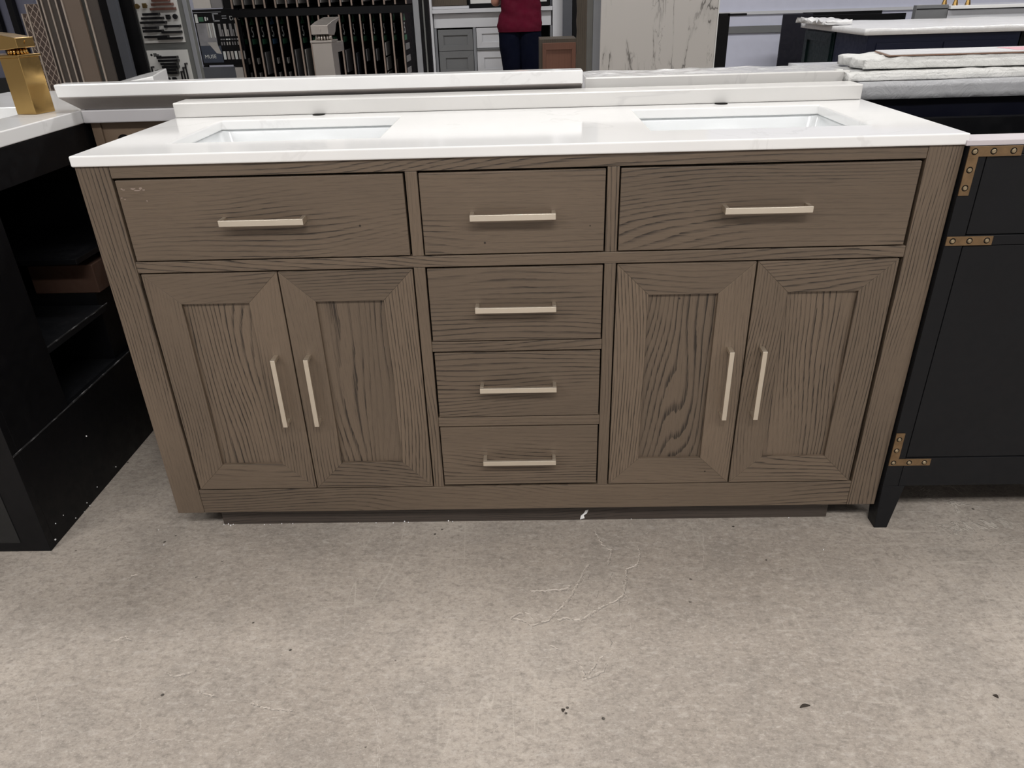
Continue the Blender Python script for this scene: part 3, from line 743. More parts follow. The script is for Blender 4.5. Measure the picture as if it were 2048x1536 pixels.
# posters left of the fan
def poster(name, label, p0, p1, r0, r1, mat='black'):
    t = thing(name, label, 'poster board', (XR((p0+p1)/2), YR+.05, 0)); return t
PB = thing('poster_board', 'black printed poster board with grey photographs and white lettering, left of the tile fan', 'poster board', (XR(435), YR+.05, 0))
px0, px1 = XR(388), XR(480); pz0, pz1 = ZR(131, 440), ZR(18, 440)
bx('panel', 'black', PB, px0, px1, YR+.03, YR+.05, pz0, pz1, bevel=.001)
bx('foot', 'black', PB, px0, px0+.03, YR+.03, YR+.05, 0, pz0-.001); bx('foot', 'black', PB, px1-.03, px1, YR+.03, YR+.05, 0, pz0-.001)
def pq(n, mat, u0, u1, v0, v1, parent=PB, y=YR+.029):
    return bx(n, mat, parent, px0+u0*(px1-px0), px0+u1*(px1-px0), y-.0008, y+.0009, pz0+v0*(pz1-pz0), pz0+v1*(pz1-pz0))
pq('photo', 'posterimg', .03, .42, .36, .76); pq('photo', 'postnavy', .03, .48, .05, .355)
pq('line', 'frame_light', .0, .62, .945, .955)
bm = bmesh.new()
ux = lambda u: px0+u*(px1-px0); vz = lambda v: pz0+v*(pz1-pz0)
hull(bm, [(ux(.20), YR+.0285, vz(.42)), (ux(.40), YR+.0285, vz(.42)), (ux(.47), YR+.0285, vz(.20)), (ux(.36), YR+.0285, vz(.22))], [(ux(.20), YR+.0272, vz(.42)), (ux(.40), YR+.0272, vz(.42)), (ux(.47), YR+.0272, vz(.20)), (ux(.36), YR+.0272, vz(.22))])
obj('printed_shape', bm, 'tile_pale', PB)
for k in range(4): pq('printed_stripe', 'print_white' if k % 2 else 'tile_pale', .25+.045*k, .28+.045*k, .50, .76, y=YR+.027)
for k in range(4):
    u = .50+.12*k; m = 'tile_grey' if k % 2 == 0 else 'tile_pale'
    pq('swatch', m, u, u+.055, .52, .74); pq('swatch', m, u+.065, u+.09, .52, .64)
    for j in range(2): pq('swatch', m, u+.055*j, u+.025+.055*j, .36, .42); pq('swatch', 'print_white' if k % 2 else 'tile_grey', u+.055*j, u+.04+.055*j, .455, .475)
for k in range(6): pq('swatch', 'tile_pale' if k % 3 else 'print_white', .50+.085*k, .555+.085*k, .10, .25)
pq('logo_block', 'green', .11, .21, .79, .87); pq('logo_block', 'print_white', .03, .09, .77, .92)
pq('logo_block', 'print_white', .24, .27, .80, .87); pq('logo_block', 'print_white', .29, .31, .81, .86)
bm = text_bm('MUSE', .030, .0006, Matrix.Translation((ux(.08), YR+.0270, vz(.13))) @ Matrix.Rotation(math.pi/2, 4, 'X')); obj('lettering', bm, 'print_white', PB)
bm = text_bm('DAL', .034, .0006, Matrix.Translation((ux(.78), YR+.0270, vz(.80))) @ Matrix.Rotation(math.pi/2, 4, 'X')); obj('lettering', bm, 'print_white', PB)
bm = bmesh.new()
for a, b, c, d in ((.42, .45, .79, .92), (.42, .55, .91, .93), (.42, .56, .785, .805), (.62, .72, .83, .845), (.62, .72, .87, .885)): box(bm, ux(a), ux(b), YR+.0275, YR+.0290, vz(c), vz(d))
obj('printed_shape', bm, 'frame_light', PB)
SB = thing('slate_tile_board', 'plain blue-grey tile board below the black poster', 'tile panel', (XR(440), YR+.0, 0))
bx('face', 'slate', SB, XR(400, 140), XR(470, 140), YR+.0, YR+.02, 0, ZR(134, 440), bevel=.001)
bx('pale_end', 'tile_pale', SB, XR(470.5, 140), XR(486, 140), YR+.0, YR+.02, 0, ZR(136, 440), bevel=.001)
TB = thing('marble_sample_board', 'pale marbled sample board above the black poster', 'tile panel', (XR(410), YR+.03, ZR(17, 410)))
bx('face', 'marble', TB, XR(383, 5), XR(418, 5), YR+.02, YR+.04, ZR(17, 400), ZR(17, 400)+.55, bevel=.001)
bx('dark_face', 'tile_grey', TB, XR(419, 5), XR(441, 5), YR+.02, YR+.04, ZR(17, 400), ZR(17, 400)+.55, bevel=.001)
bx('bracket', 'black', TB, XR(383, 5), XR(441, 5), YR+.0405, YR+.0505, ZR(17, 400), ZR(17, 400)+.2)
# wing boards
mats = ['tile_grey', 'tile_pale', 'tile_brown', 'slate']
def wing(i, x, z0, z1, depth, samples, mark, label, grp):
    t = thing('tile_sample_board', label, 'sample board', (x, YR, z0), grp)
    bx('board', 'black', t, x-.003, x+.003, YR+.006, YR+depth, z0, z1)
    bx('edge_trim', 'edge', t, x-.0045, x+.0045, YR-.006, YR+.0055, z0, z1, bevel=.001)
    xf = x+.0031
    for (y0, y1, a, b, m) in samples: bx('tile_sample', m, t, xf, xf+.005, YR+y0, YR+y1, a, b, bevel=.0008)
    if mark:
        Rm = Matrix.Translation((xf+.0008, YR+.05, z1-.115)) @ Matrix.Rotation(math.pi/2, 4, 'Z') @ Matrix.Rotation(math.pi/2, 4, 'X')
        bm = text_bm('5', .085, .0004, Rm); mk = obj('printed_mark', bm, 'print_white', t)
        y0 = YR+.04
        bm = bmesh.new()
        hull(bm, [(xf+.0004, y0, z1-.045), (xf+.0004, y0+.09, z1-.045), (xf+.0004, y0+.045, z1-.005)], [(xf+.0012, y0, z1-.045), (xf+.0012, y0+.09, z1-.045), (xf+.0012, y0+.045, z1-.005)])
        obj('printed_arrow', bm, mark, t); bx('printed_bar', mark, t, xf+.0004, xf+.0012, y0, y0+.095, z1-.155, z1-.125)
    return t
zl1 = ZR(28); rnd = random.Random(3)
N = 17; PXS = [475+i*(805-475)/(N-1) for i in range(N)]
ORD = ['leftmost', 'second', 'third', 'fourth', 'fifth', 'sixth', 'seventh', 'eighth', 'ninth', 'tenth', 'eleventh', 'twelfth', 'thirteenth', 'fourteenth', 'fifteenth', 'sixteenth', 'rightmost']
styles = ['dots', 'dots', 'tall', 'dots', 'dots', 'bigpale', 'bigpale', 'plain', 'plain', 'plain', 'tall', 'plain', 'foot', 'foot', 'stack', 'brown', 'foot2']
for i, p in enumerate(PXS):
    x = XR(p); st = styles[i]; sm = []
    top = zl1-.005
    y0, y1 = .045, .20
    if st == 'dots':
        for k in range(5): sm.append((.07, .11, top-.27-.085*k, top-.235-.085*k, 'tile_pale'))
        sm.append((y0, .22, .25, top-.66, 'tile_pale'))
    elif st == 'tall':
        sm = [(y0, y1, top-.33, top-.20, 'tile_grey'), (.07, .12, top-.50, top-.37, 'tile_pale'), (y0, y1, .25, top-.70, 'tile_pale')]
    elif st == 'bigpale':
        sm = [(y0, .26, top-.42, top-.19, 'tile_grey' if i == 5 else 'tile_pale'), (y0, .26, .25, top-.44, 'tile_pale')]
    elif st == 'stack':
        for k in range(3): sm.append((y0, y1, top-.24-.085*k, top-.165-.085*k, 'tile_pale'))
        sm += [(y0, y1, top-.50, top-.40, 'tile_grey'), (y0, y1, .25, top-.53, 'tile_brown')]
    elif st == 'brown':
        sm = [(y0, .22, top-.44, top-.26, 'brown_tile'), (y0, .22, .25, top-.46, 'brown_tile')]
    elif st == 'foot2':
        for k in range(6): sm.append((y0, y1, top-.21-.07*k, top-.175-.07*k, 'tile_grey'))
        sm.append((y0, y1, .25, top-.56, 'tile_pale'))
    elif st == 'foot':
        sm = [(.06, .15, top-.27, top-.20, 'tile_grey'), (y0, y1, .25, top-.56, 'tile_pale')]
    else:
        sm = [(.06, .14, top-.40, top-.22, 'slate'), (y0, y1, .25, top-.60, 'tile_grey')]
    look = {'dots': 'with small pale chips', 'tall': 'with one grey tile', 'bigpale': 'with large %s tiles' % ('grey' if i == 5 else 'pale'), 'stack': 'with stacked pale tiles', 'brown': 'with brown tiles', 'foot2': 'with a ladder of grey chips', 'foot': 'with a pale tile at its foot', 'plain': 'mostly bare black'}[st]
    lb_ = ORD[i]+' board of the lower fan of tile samples, '+look
    wing(i, x, .151, top, .55, sm, 'blue' if i == 3 else ('green' if i != 5 else None), lb_, 'sample boards in the lower fan rack')
zu = ZR(13)
for i in range(17):
    x = XR(463+i*(812-463)/16, 5)
    sm = [(.02, .22, zu+.02, zu+.35, ['tile_pale', 'tile_grey', 'tile_pale', 'black'][i % 4])]
    wing(i, x, zu, zu+.75, .5, sm, None, ORD[i]+' board of the upper fan of tile samples, '+['pale tile at its end', 'grey tile at its end', 'pale tile at its end', 'bare black'][i % 4], 'sample boards in the upper fan rack')

# ------------------------------------------------------------------ white cabinet display with drawer fronts
YW = 6.9
def XW(p, r=60, Y=YW): return at(p, r, Y).x
def ZW(r, p=960, Y=YW): return at(p, r, Y).z
WD = thing('white_cabinet_display', 'white cabinet display with grey and white sample fronts behind the person', 'display', (XW(985), YW+.3, 0))
bx('post', 'white_paint', WD, XW(847), XW(867.5), YW-.05, YW+.5, 0, 2.4, bevel=.002)
bx('post', 'white_paint', WD, XW(1105), XW(1124.5), YW-.05, YW+.5, 0, 2.4, bevel=.002)
bx('back_board', 'black_panel', WD, XW(868), XW(1104), YW+.45, YW+.5, 0, 2.4)
bx('shelf', 'white_paint', WD, XW(868), XW(1104.5), YW-.06, YW+.44, ZW(24.5), ZW(16.5), bevel=.002)
bx('shelf', 'white_paint', WD, XW(868), XW(940), YW-.03, YW+.44, ZW(16), ZW(10.5))
bx('apron', 'white_paint', WD, XW(869), XW(1102.5), YW-.01, YW+.02, ZW(54), ZW(25.5), bevel=.002)
bx('shelf_board', 'planks', WD, XW(868), XW(936), YW, YW+.40, ZW(9.5), ZW(-3))
bx('divider', 'frame_light', WD, XW(946), XW(951.5), YW-.01, YW+.40, 0, ZW(54.5))
bx('divider', 'frame_light', WD, XW(868.5), XW(873), YW-.01, YW+.40, 0, ZW(54.5))
bx('divider', 'frame_light', WD, XW(1100.5), XW(1104), YW-.01, YW+.40, 0, ZW(54.5))
def front(x0, x1, z0, z1, mat, ins=.055):
    bm = bmesh.new(); y0, y1 = YW-.005, YW+.015
    o = [(x0, z0), (x1, z0), (x1, z1), (x0, z1)]; i = [(x0+ins, z0+ins), (x1-ins, z0+ins), (x1-ins, z1-ins), (x0+ins, z1-ins)]
    for k in range(4):
        a, b, c, d_ = o[k], o[(k+1) % 4], i[(k+1) % 4], i[k]
        hull(bm, [(p[0], y1, p[1]) for p in (a, b, c, d_)], [(p[0], y0, p[1]) for p in (a, b, c, d_)])
    f = obj('drawer_front', bm, mat, WD, .001)
    bx('recessed_panel', mat, f, x0+ins-.002, x1-ins+.002, y0+.012, y1, z0+ins-.002, z1-ins+.002)
g0, g1 = XW(875.5), XW(945); h0, h1 = XW(952.5), XW(1050)
zA, zB, zC = ZW(57.5), ZW(100.5), ZW(150)
front(g0, g1, zB+.002, zA, 'grey_paint', .055); front(g0, g1, zC, zB-.002, 'grey_paint', .065)
front(h0, h1, ZW(96), ZW(56), 'white_paint', .055); front(h0, h1, ZW(152), ZW(101), 'white_paint', .07)
bx('ledge', 'grey_paint', WD, h0, h1, YW-.02, YW+.02, ZW(100), ZW(97))
FR = thing('framed_sample', 'black-edged white framed sample standing on the white display shelf', 'frame', (XW(968), YW+.1, ZW(16.4)))
bx('frame', 'black', FR, XW(938), XW(1098), YW+.05, YW+.08, ZW(16.2), ZW(-40), bevel=.002)
bx('board', 'board_white', FR, XW(943), XW(1094), YW+.045, YW+.0495, ZW(7), ZW(-34))
# strips right of the display
def up(name, mat, p0, p1, r, Y, z1, label, cat='panel', th=.03, z0=0.0):
    bm = bmesh.new(); box(bm, at(p0, r, Y).x, at(p1, r, Y).x, Y, Y+th, z0, z1); return tag(obj(name, bm, mat, None, .002), label, cat)
up('upright_board', 'slate', 1125.5, 1143.5, 50, 6.7, 2.4, 'narrow blue-grey upright panel right of the white display post')
up('upright_board', 'black', 1144, 1156, 50, 6.75, 2.4, 'narrow black upright panel beside the blue-grey one')
# scalloped plank board
bm = bmesh.new(); Yp = 4.6; pts = []
xa, xb = at(1154, 60, Yp).x, at(1174, 60, Yp).x
n = 34
for k in range(n+1):
    pts.append((xa-.006*(k % 2), 2.4*k/n))
pts += [(xb, 2.4), (xb, 0)]
hull(bm, [(p[0], Yp, p[1]) for p in pts], [(p[0], Yp+.03, p[1]) for p in pts])
tag(obj('plank_board', bm, 'planks', None), 'brown plank sample board with a notched left edge', 'board')
gb = thing('grey_sample_board', 'grey-green upright board touching the left side of the marble slab', 'board', (at(1187, 60, 3.5).x, 3.5, 0))
bx('face', 'greywood', gb, at(1174, 60, 3.5).x, at(1185.5, 60, 3.5).x, 3.5, 3.53, 0, 2.3, bevel=.001)
bx('face', 'frame_light', gb, at(1185.7, 60, 3.5).x, at(1200, 60, 3.5).x, 3.495, 3.53, 0, 2.3, bevel=.001)
# cherry door sample
Yc = 4.9; dx0, dx1 = at(1085, 100, Yc).x, at(1151.5, 100, Yc).x; dz1 = at(1120, 80, Yc).z
CD = thing('reddish_cabinet_door', 'reddish-brown wooden cabinet with framed door right of the person', 'cabinet', ((dx0+dx1)/2, Yc+.2, 0))
bx('body', 'planks', CD, at(1079, 100, Yc).x, dx1+.006, Yc+.022, Yc+.4, 0, dz1+.008, bevel=.002)
bm = bmesh.new(); z0 = .15; ins = .05
o = [(dx0, z0), (dx1, z0), (dx1, dz1-.02), (dx0, dz1-.02)]; i_ = [(dx0+ins*.6, z0+ins), (dx1-ins*.6, z0+ins), (dx1-ins*.6, dz1-.02-ins), (dx0+ins*.6, dz1-.02-ins)]
for k in range(4):
    a, b, c, d_ = o[k], o[(k+1) % 4], i_[(k+1) % 4], i_[k]
    hull(bm, [(p[0], Yc+.021, p[1]) for p in (a, b, c, d_)], [(p[0], Yc, p[1]) for p in (a, b, c, d_)])
dd = obj('door', bm, 'cherry', CD, .0012)
bx('door_panel', 'cherry', dd, dx0+ins*.6-.002, dx1-ins*.6+.002, Yc+.008, Yc+.020, z0+ins-.002, dz1-.02-ins+.002)

# marble-look slab
Ym = 3.2
ms = thing('marble_tile_slab', 'tall veined marble-look slab standing on end behind the sinks', 'stone slab', (at(1318, 60, Ym).x, Ym, 0))
bm = bmesh.new(); xl0, xl1 = at(1201, 60, Ym).x, at(1432, 60, Ym).x
box(bm, xl0, xl1, Ym, Ym+.02, 0, 2.4); obj('slab', bm, 'marble', ms, .002)
bx('edge_trim', 'board_white', ms, xl1+.0005, xl1+.008, Ym-.001, Ym+.021, 0, 2.4, bevel=.001)

# ------------------------------------------------------------------ person
PX, PY = at(1040, 60, 6.15).x, 6.15
PE = thing('person', 'person in a maroon polo shirt and navy trousers standing with their back turned', 'person', (PX, PY, 0))
def skin_mesh(name, mat, verts, edges, radii, root=0, sub=1, parent=PE):
    me = bpy.data.meshes.new(name); me.from_pydata([Vector(v) for v in verts], edges, [])
    me.materials.append(MAT[mat]); o = bpy.data.objects.new(name, me); COL.objects.link(o); o.parent = parent; ORG[o.name] = ORG[parent.name]
    sk = o.modifiers.new('skin', 'SKIN'); sk.use_smooth_shade = True
    for i, r in enumerate(radii):
        me.skin_vertices[0].data[i].radius = (r, r) if isinstance(r, (int, float)) else r
        me.skin_vertices[0].data[i].use_root = (i == root)
    s = o.modifiers.new('subdivision', 'SUBSURF'); s.levels = sub; s.render_levels = sub
    return o
VS = []; ES = []; RS = []
def nv(p, r, frm=None):
    VS.append(p); RS.append(r); i = len(VS)-1
    if frm is not None: ES.append((frm, i))
    return i
pel = nv((0, 0, .93), (.14, .10)); sp1 = nv((0, 0, 1.08), (.125, .09), pel); sp2 = nv((0, .01, 1.25), (.145, .10), sp1)
nb = nv((0, .0, 1.42), (.09, .07), sp2); nk = nv((0, .01, 1.50), .052, nb); hd0 = nv((0, .03, 1.56), .070, nk); hd1 = nv((0, .03, 1.63), (.078, .092), hd0); hd2 = nv((0, .025, 1.70), (.060, .075), hd1)
for s in (-1, 1):
    sh = nv((s*.17, 0, 1.39), .058, nb); e = (s*.235, .02, 1.175) if s < 0 else (s*.15, .12, 1.20)
    ua = nv(((s*.17+e[0])/2-.0, (0+e[1])/2, 1.28), .048, sh); el = nv(e, .040, ua)
    wr = (s*.14, .24, 1.23); fa = nv(((e[0]+wr[0])/2, (e[1]+wr[1])/2, 1.20), .036, el); wi = nv(wr, .025, fa)
    pm = nv((s*.125, .29, 1.245), (.034, .018), wi)
    for k in range(4):
        a = nv((s*(.150-.017*k), .325, 1.252), .0085, pm); b = nv((s*(.146-.017*k), .352-.004*abs(k-1), 1.262), .008, a); nv((s*(.138-.016*k), .360, 1.282-.003*k), .0075, b)
    a = nv((s*.098, .275, 1.262), .010, wi); nv((s*.085, .298, 1.280), .0085, a)
    hp = nv((s*.09, 0, .86), .085, pel); kn = nv((s*.098, .01, .50), .055, hp); cf = nv((s*.10, -.015, .32), .050, kn); an = nv((s*.10, -.02, .10), .036, cf)
    nv((s*.105, .09, .05), .03, an)
skin_mesh('body', 'skin', VS, ES, RS, 0, 2)
def ell(cx, cyy, z, rx, ry, n=28, pw=2.4):
    out = []
    for i in range(n):
        a = 2*math.pi*i/n; c, s = math.cos(a), math.sin(a)
        out.append((cx+rx*abs(c)**(2/pw)*(1 if c >= 0 else -1), cyy+ry*abs(s)**(2/pw)*(1 if s >= 0 else -1), z))
    return out
def P(l): return [(a+PX, b+PY, c) for a, b, c in l]
hem = at(1040, 63, PY).z
bm = bmesh.new()
prof_ = [(hem, -.004, .208, .135), (hem+.03, -.004, .208, .137), (hem+.09, 0, .205, .135), (hem+.18, .010, .190, .125), (hem+.26, .014, .182, .122), (hem+.36, .012, .186, .128), (hem+.44, .005, .195, .13), (1.38, 0, .185, .11), (1.435, 0, .12, .085), (1.465, .005, .066, .066), (1.485, .008, .060, .060)]
prof_ = sorted(prof_)
rings = [P(ell(cx, .0, z, rx, ry, 40)) for z, cx, rx, ry in prof_]
# smooth denser rings with fabric folds
dense = []
for a, b in zip(rings, rings[1:]):
    for t in range(6):
        dense.append([tuple(p[i]*(1-t/6)+q[i]*t/6 for i in range(3)) for p, q in zip(a, b)])
dense.append(rings[-1])
fold = []
for r in dense:
    rr = []
    for p in r:
        v = Vector(p); q = Vector(((v.x-PX)*5, (v.y-PY)*5, v.z*16+(v.x-PX)*7)); d = mnoise.noise(q)*.012+mnoise.noise(q*2.3)*.005
        n2 = Vector((v.x-PX, v.y-PY, 0)).normalized(); rr.append(tuple(v+n2*(d if v.z < 1.4 else 0)))
    fold.append(rr)
loft(bm, fold, cap=False)
shirt = obj('polo_shirt', bm, 'maroon', PE, smooth=True)
sd = shirt.modifiers.new('thickness', 'SOLIDIFY'); sd.thickness = .004
bm = bmesh.new()
for s in (-1, 1):
    a = Vector((s*.15+PX, PY, 1.39)); b = (Vector((-.212+PX, PY+.012, 1.265)) if s < 0 else Vector((.165+PX, PY+.06, 1.27)))
    cyl(bm, a, b, .075, .066, 24)
obj('sleeves', bm, 'maroon', PE, .01, smooth=True)
# trousers
for s in (-1, 1): pass
bm = bmesh.new()
def leg(s):
    zs = [(hem+.06, s*.080, .112, .115), (hem-.03, s*.084, .116, .118), (hem-.12, s*.086, .112, .115), (.62, s*.082, .094, .10), (.48, s*.082, .076, .085), (.30, s*.085, .072, .08), (.12, s*.09, .066, .078), (.05, s*.09, .065, .08)]
    R = [P(ell(cx, 0, z, rx, ry, 24, 2.2)) for z, cx, rx, ry in zs]; D = []
    for a, b in zip(R, R[1:]):
        for t in range(5):
            row_ = []
            for p, q in zip(a, b):
                v = Vector([p[i]*(1-t/5)+q[i]*t/5 for i in range(3)]); w_ = mnoise.noise(Vector(((v.x-PX)*9, v.z*9, s*3)))*.008
                c = Vector((PX+s*.09, PY, v.z)); n2 = (v-c).normalized(); row_.append(tuple(v+n2*w_))
            D.append(row_)
    D.append(R[-1]); loft(bm, D)
leg(-1); leg(1)
obj('trousers', bm, 'navyfab', PE, smooth=True)
for s in (-1, 1):
    bm = bmesh.new(); c = (s*.09+PX, PY)
    loft(bm, [[(c[0]+x, c[1]+y+.05, z) for x, y, z in ell(0, 0, zz, rx, ry, 24)] for zz, rx, ry in ((0, .048, .14), (.03, .05, .142), (.06, .044, .12), (.085, .035, .06))])
    obj('shoe', bm, 'shoe', PE, smooth=True)
bm = bmesh.new(); bmesh.ops.create_uvsphere(bm, u_segments=24, v_segments=16, radius=1)
for v in bm.verts: v.co = Vector((PX+v.co.x*.088, PY+.018+v.co.y*.105, 1.665+v.co.z*.095))
bmesh.ops.delete(bm, geom=[v for v in bm.verts if v.co.y > PY+.06 and v.co.z < 1.69], context='VERTS')
obj('hair', bm, 'hair', PE, smooth=True)
for s in (-1, 1):
    bm = bmesh.new(); bmesh.ops.create_uvsphere(bm, u_segments=12, v_segments=8, radius=1)
    for v in bm.verts: v.co = Vector((PX+s*.083+v.co.x*.008, PY+.035+v.co.y*.018, 1.625+v.co.z*.028))
    obj('ear', bm, 'skin', PE, smooth=True)
bm = bmesh.new(); hull(bm, P([(-.014, .115, 1.60), (.014, .115, 1.60), (.006, .112, 1.65), (-.006, .112, 1.65)]), P([(-.008, .140, 1.605), (.008, .140, 1.605), (.004, .118, 1.65), (-.004, .118, 1.65)])); obj('nose', bm, 'skin', PE, .003)
bm = bmesh.new(); box(bm, PX-.022, PX+.022, PY+.105, PY+.118, 1.572, 1.584); obj('mouth', bm, 'bronze', PE, .004)
for s in (-1, 1):
    bm = bmesh.new(); bmesh.ops.create_uvsphere(bm, u_segments=12, v_segments=8, radius=.011, matrix=Matrix.Translation((PX+s*.032, PY+.105, 1.642))); obj('eye', bm, 'board_white', PE, smooth=True)

# ------------------------------------------------------------------ far right
sbox('trim_1', 'white_paint', 1.9, 5.5, 7.60, 7.62, at(1600, 26, 7.6).z, at(1600, 20, 7.6).z)
sbox('wall_partition', 'lav', 1.9, 9.9, 7.625, 7.70, 0, 4.05)
sbox('wall_shadow_band', 'grey_paint', at(1436, 60, 7.6).x, at(1570, 60, 7.6).x, 7.60, 7.62, at(1500, 66, 7.6).z, at(1500, 52, 7.6).z)  # grey strip paints in a shadow band across the wall
BF = thing('black_frame_stand', 'black post with a short top arm right of the marble slab', 'display', (at(1444, 80, 4.2).x, 4.2, 0))
bx('post', 'black', BF, at(1432, 80, 4.2).x, at(1455.5, 80, 4.2).x, 4.2, 4.24, 0, at(1445, 27, 4.2).z, bevel=.002)
bx('arm', 'black', BF, at(1455.7, 30, 4.2).x, at(1494, 30, 4.2).x, 4.2, 4.24, at(1475, 31.5, 4.2).z, at(1475, 27, 4.2).z, bevel=.002)
# charcoal cabinet
Yk = 6.6
CC = thing('charcoal_cabinet', 'tall-sided charcoal cabinet with open black top behind the navy island', 'cabinet', (at(1700, 60, Yk).x, Yk+.3, 0))
bx('side_panel', 'charcoal', CC, at(1563, 60, Yk).x, at(1622, 60, Yk).x, Yk, Yk+.02, 0, at(1600, 27.5, Yk).z, bevel=.002)
bx('back_panel', 'black', CC, at(1605, 40, Yk+.55).x, at(1812, 30, Yk).x, Yk+.55, Yk+.57, 0, at(1700, 22.5, Yk+.55).z)
bx('front_panel', 'black', CC, at(1622.5, 60, Yk).x, at(1812, 30, Yk).x, Yk, Yk+.02, 0, at(1700, 29, Yk).z)
# navy island with green neighbour, wrapped worktop
zi = .9695
Ya = 4.15; xa = 2.42; xb = at(2035, 90, Ya).x
NI = thing('navy_vanity', 'navy vanity with two drawers under a plastic-wrapped white worktop, far right', 'cabinet', ((xa+xb)/2, 4.5, 0))
bm = bmesh.new(); box(bm, xa, xb, Ya+.0, 4.74, .1, .9295); obj('body', bm, 'navy', NI, .003)
bx('base', 'black', NI, xa+.05, xb-.05, Ya+.06, 4.68, 0, .1)
dz1, dz0 = at(1850, 84, Ya).z, .60
m_ = at(1883, 95, Ya).x
for (a, b) in ((at(1752, 90, Ya).x, m_-.006), (m_+.006, at(2008, 90, Ya).x)):
    d = bx('drawer', 'navy', NI, a, b, Ya-.009, Ya-.0005, dz0, dz1, bevel=.002)
GI = thing('green_vanity', 'dark green vanity standing behind the navy one under the same worktop', 'cabinet', ((xa+xb)/2, 5.1, 0))
bm = bmesh.new(); box(bm, xa, xb, 4.78, 5.42, .1, .9295); obj('body', bm, 'darkgreen', GI, .003)
bx('base', 'black', GI, xa+.05, xb-.05, 4.83, 5.36, 0, .1)
bm = bmesh.new(); y0, y1, z0, z1 = 4.80, 5.40, .14, .915; ins = .07
o = [(y0, z0), (y1, z0), (y1, z1), (y0, z1)]; i_ = [(y0+ins, z0+ins), (y1-ins, z0+ins), (y1-ins, z1-ins), (y0+ins, z1-ins)]
for k in range(4):
    a, b, c, d_ = o[k], o[(k+1) % 4], i_[(k+1) % 4], i_[k]
    hull(bm, [(xa-.0005, p[0], p[1]) for p in (a, b, c, d_)], [(xa-.014, p[0], p[1]) for p in (a, b, c, d_)])
obj('side_frame', bm, 'darkgreen', GI, .001)
bm = bmesh.new(); vs = segbox(bm, xa-.035, xb+1.4, 4.12, 5.47, .930, .9695, 90, 40, 2); wobble([v for v in vs if v.co.z > .95], (.004, .004, .010), (3, 5, 4), 7)
tag(obj('wrapped_worktop', bm, 'wrapwhite', None, smooth=True), 'large white worktop under loose plastic wrap on the navy and green vanities', 'countertop')
bundle('crumpled_wrap', 'crumpled lump of plastic wrap at the far left corner of the wrapped worktop', at(1652, 40, 5.0).x-.12, at(1680, 40, 5.0).x, 4.75, 5.35, .976, 1.005, 'wrapwhite', .012, 2.0)
NX = thing('black_cabinet', 'black cabinet end beside the navy vanity at the right edge', 'cabinet', (xb+.5, 4.6, 0))
bx('body', 'black', NX, xb+.02, xb+1.35, Ya+.02, 4.74, 0, .9295, bevel=.002)
# white vanity far behind with gold faucets
Yf = 5.75
WV = thing('white_vanity', 'white vanity with grey drawer end and gold faucets far right', 'cabinet', (at(1950, 20, Yf).x, Yf+.3, 0))
bx('body', 'white_paint', WV, at(1897, 20, Yf).x, at(2100, 20, Yf).x+.5, Yf, Yf+.55, 0, at(1960, 18.5, Yf).z, bevel=.002)
bx('side_panel', 'grey_paint', WV, at(1832, 20, Yf).x, at(1896, 20, Yf).x, Yf, Yf+.06, 0, at(1860, 10, Yf).z, bevel=.002)
bx('groove', 'black', WV, at(1833, 20, Yf).x, at(1895, 20, Yf).x, Yf-.003, Yf-.0005, at(1860, 18.5, Yf).z, at(1860, 16.8, Yf).z)
bm = bmesh.new(); box(bm, at(1897, 20, Yf).x, at(2100, 20, Yf).x+.5, Yf-.03, Yf+.57, at(1960, 16.5, Yf).z, at(1960, 9.5, Yf).z)
tag(obj('countertop', bm, 'quartz', None, .003), 'white worktop of the far right vanity carrying three gold faucet pieces', 'countertop')
zf = at(1960, 9.5, Yf).z+.0005
gfa = None
for k, px in enumerate((1889, 1911, 1936)):
    c = at(px, 5, Yf+.10); t = thing('gold_faucet_piece', ['leftmost', 'middle', 'rightmost'][k]+' of three small flared gold faucet pieces on the far white worktop', 'faucet', (c.x, Yf+.10, zf), 'gold faucet set on the far worktop')
    bm = bmesh.new(); cyl(bm, (c.x, Yf+.10, zf), (c.x, Yf+.10, zf+.06), .024, .010, 20); obj('flared_base', bm, 'gold', t, smooth=False)
    bm = bmesh.new(); cyl(bm, (c.x, Yf+.10, zf+.0605), (c.x, Yf+.10, zf+.14), .008, .008, 16); obj('stem', bm, 'gold', t)
bm = bmesh.new(); c0 = at(2022, 3, 7.2); box(bm, c0.x, c0.x+.6, 7.2, 7.23, 0, c0.z+.4)
bm.free()

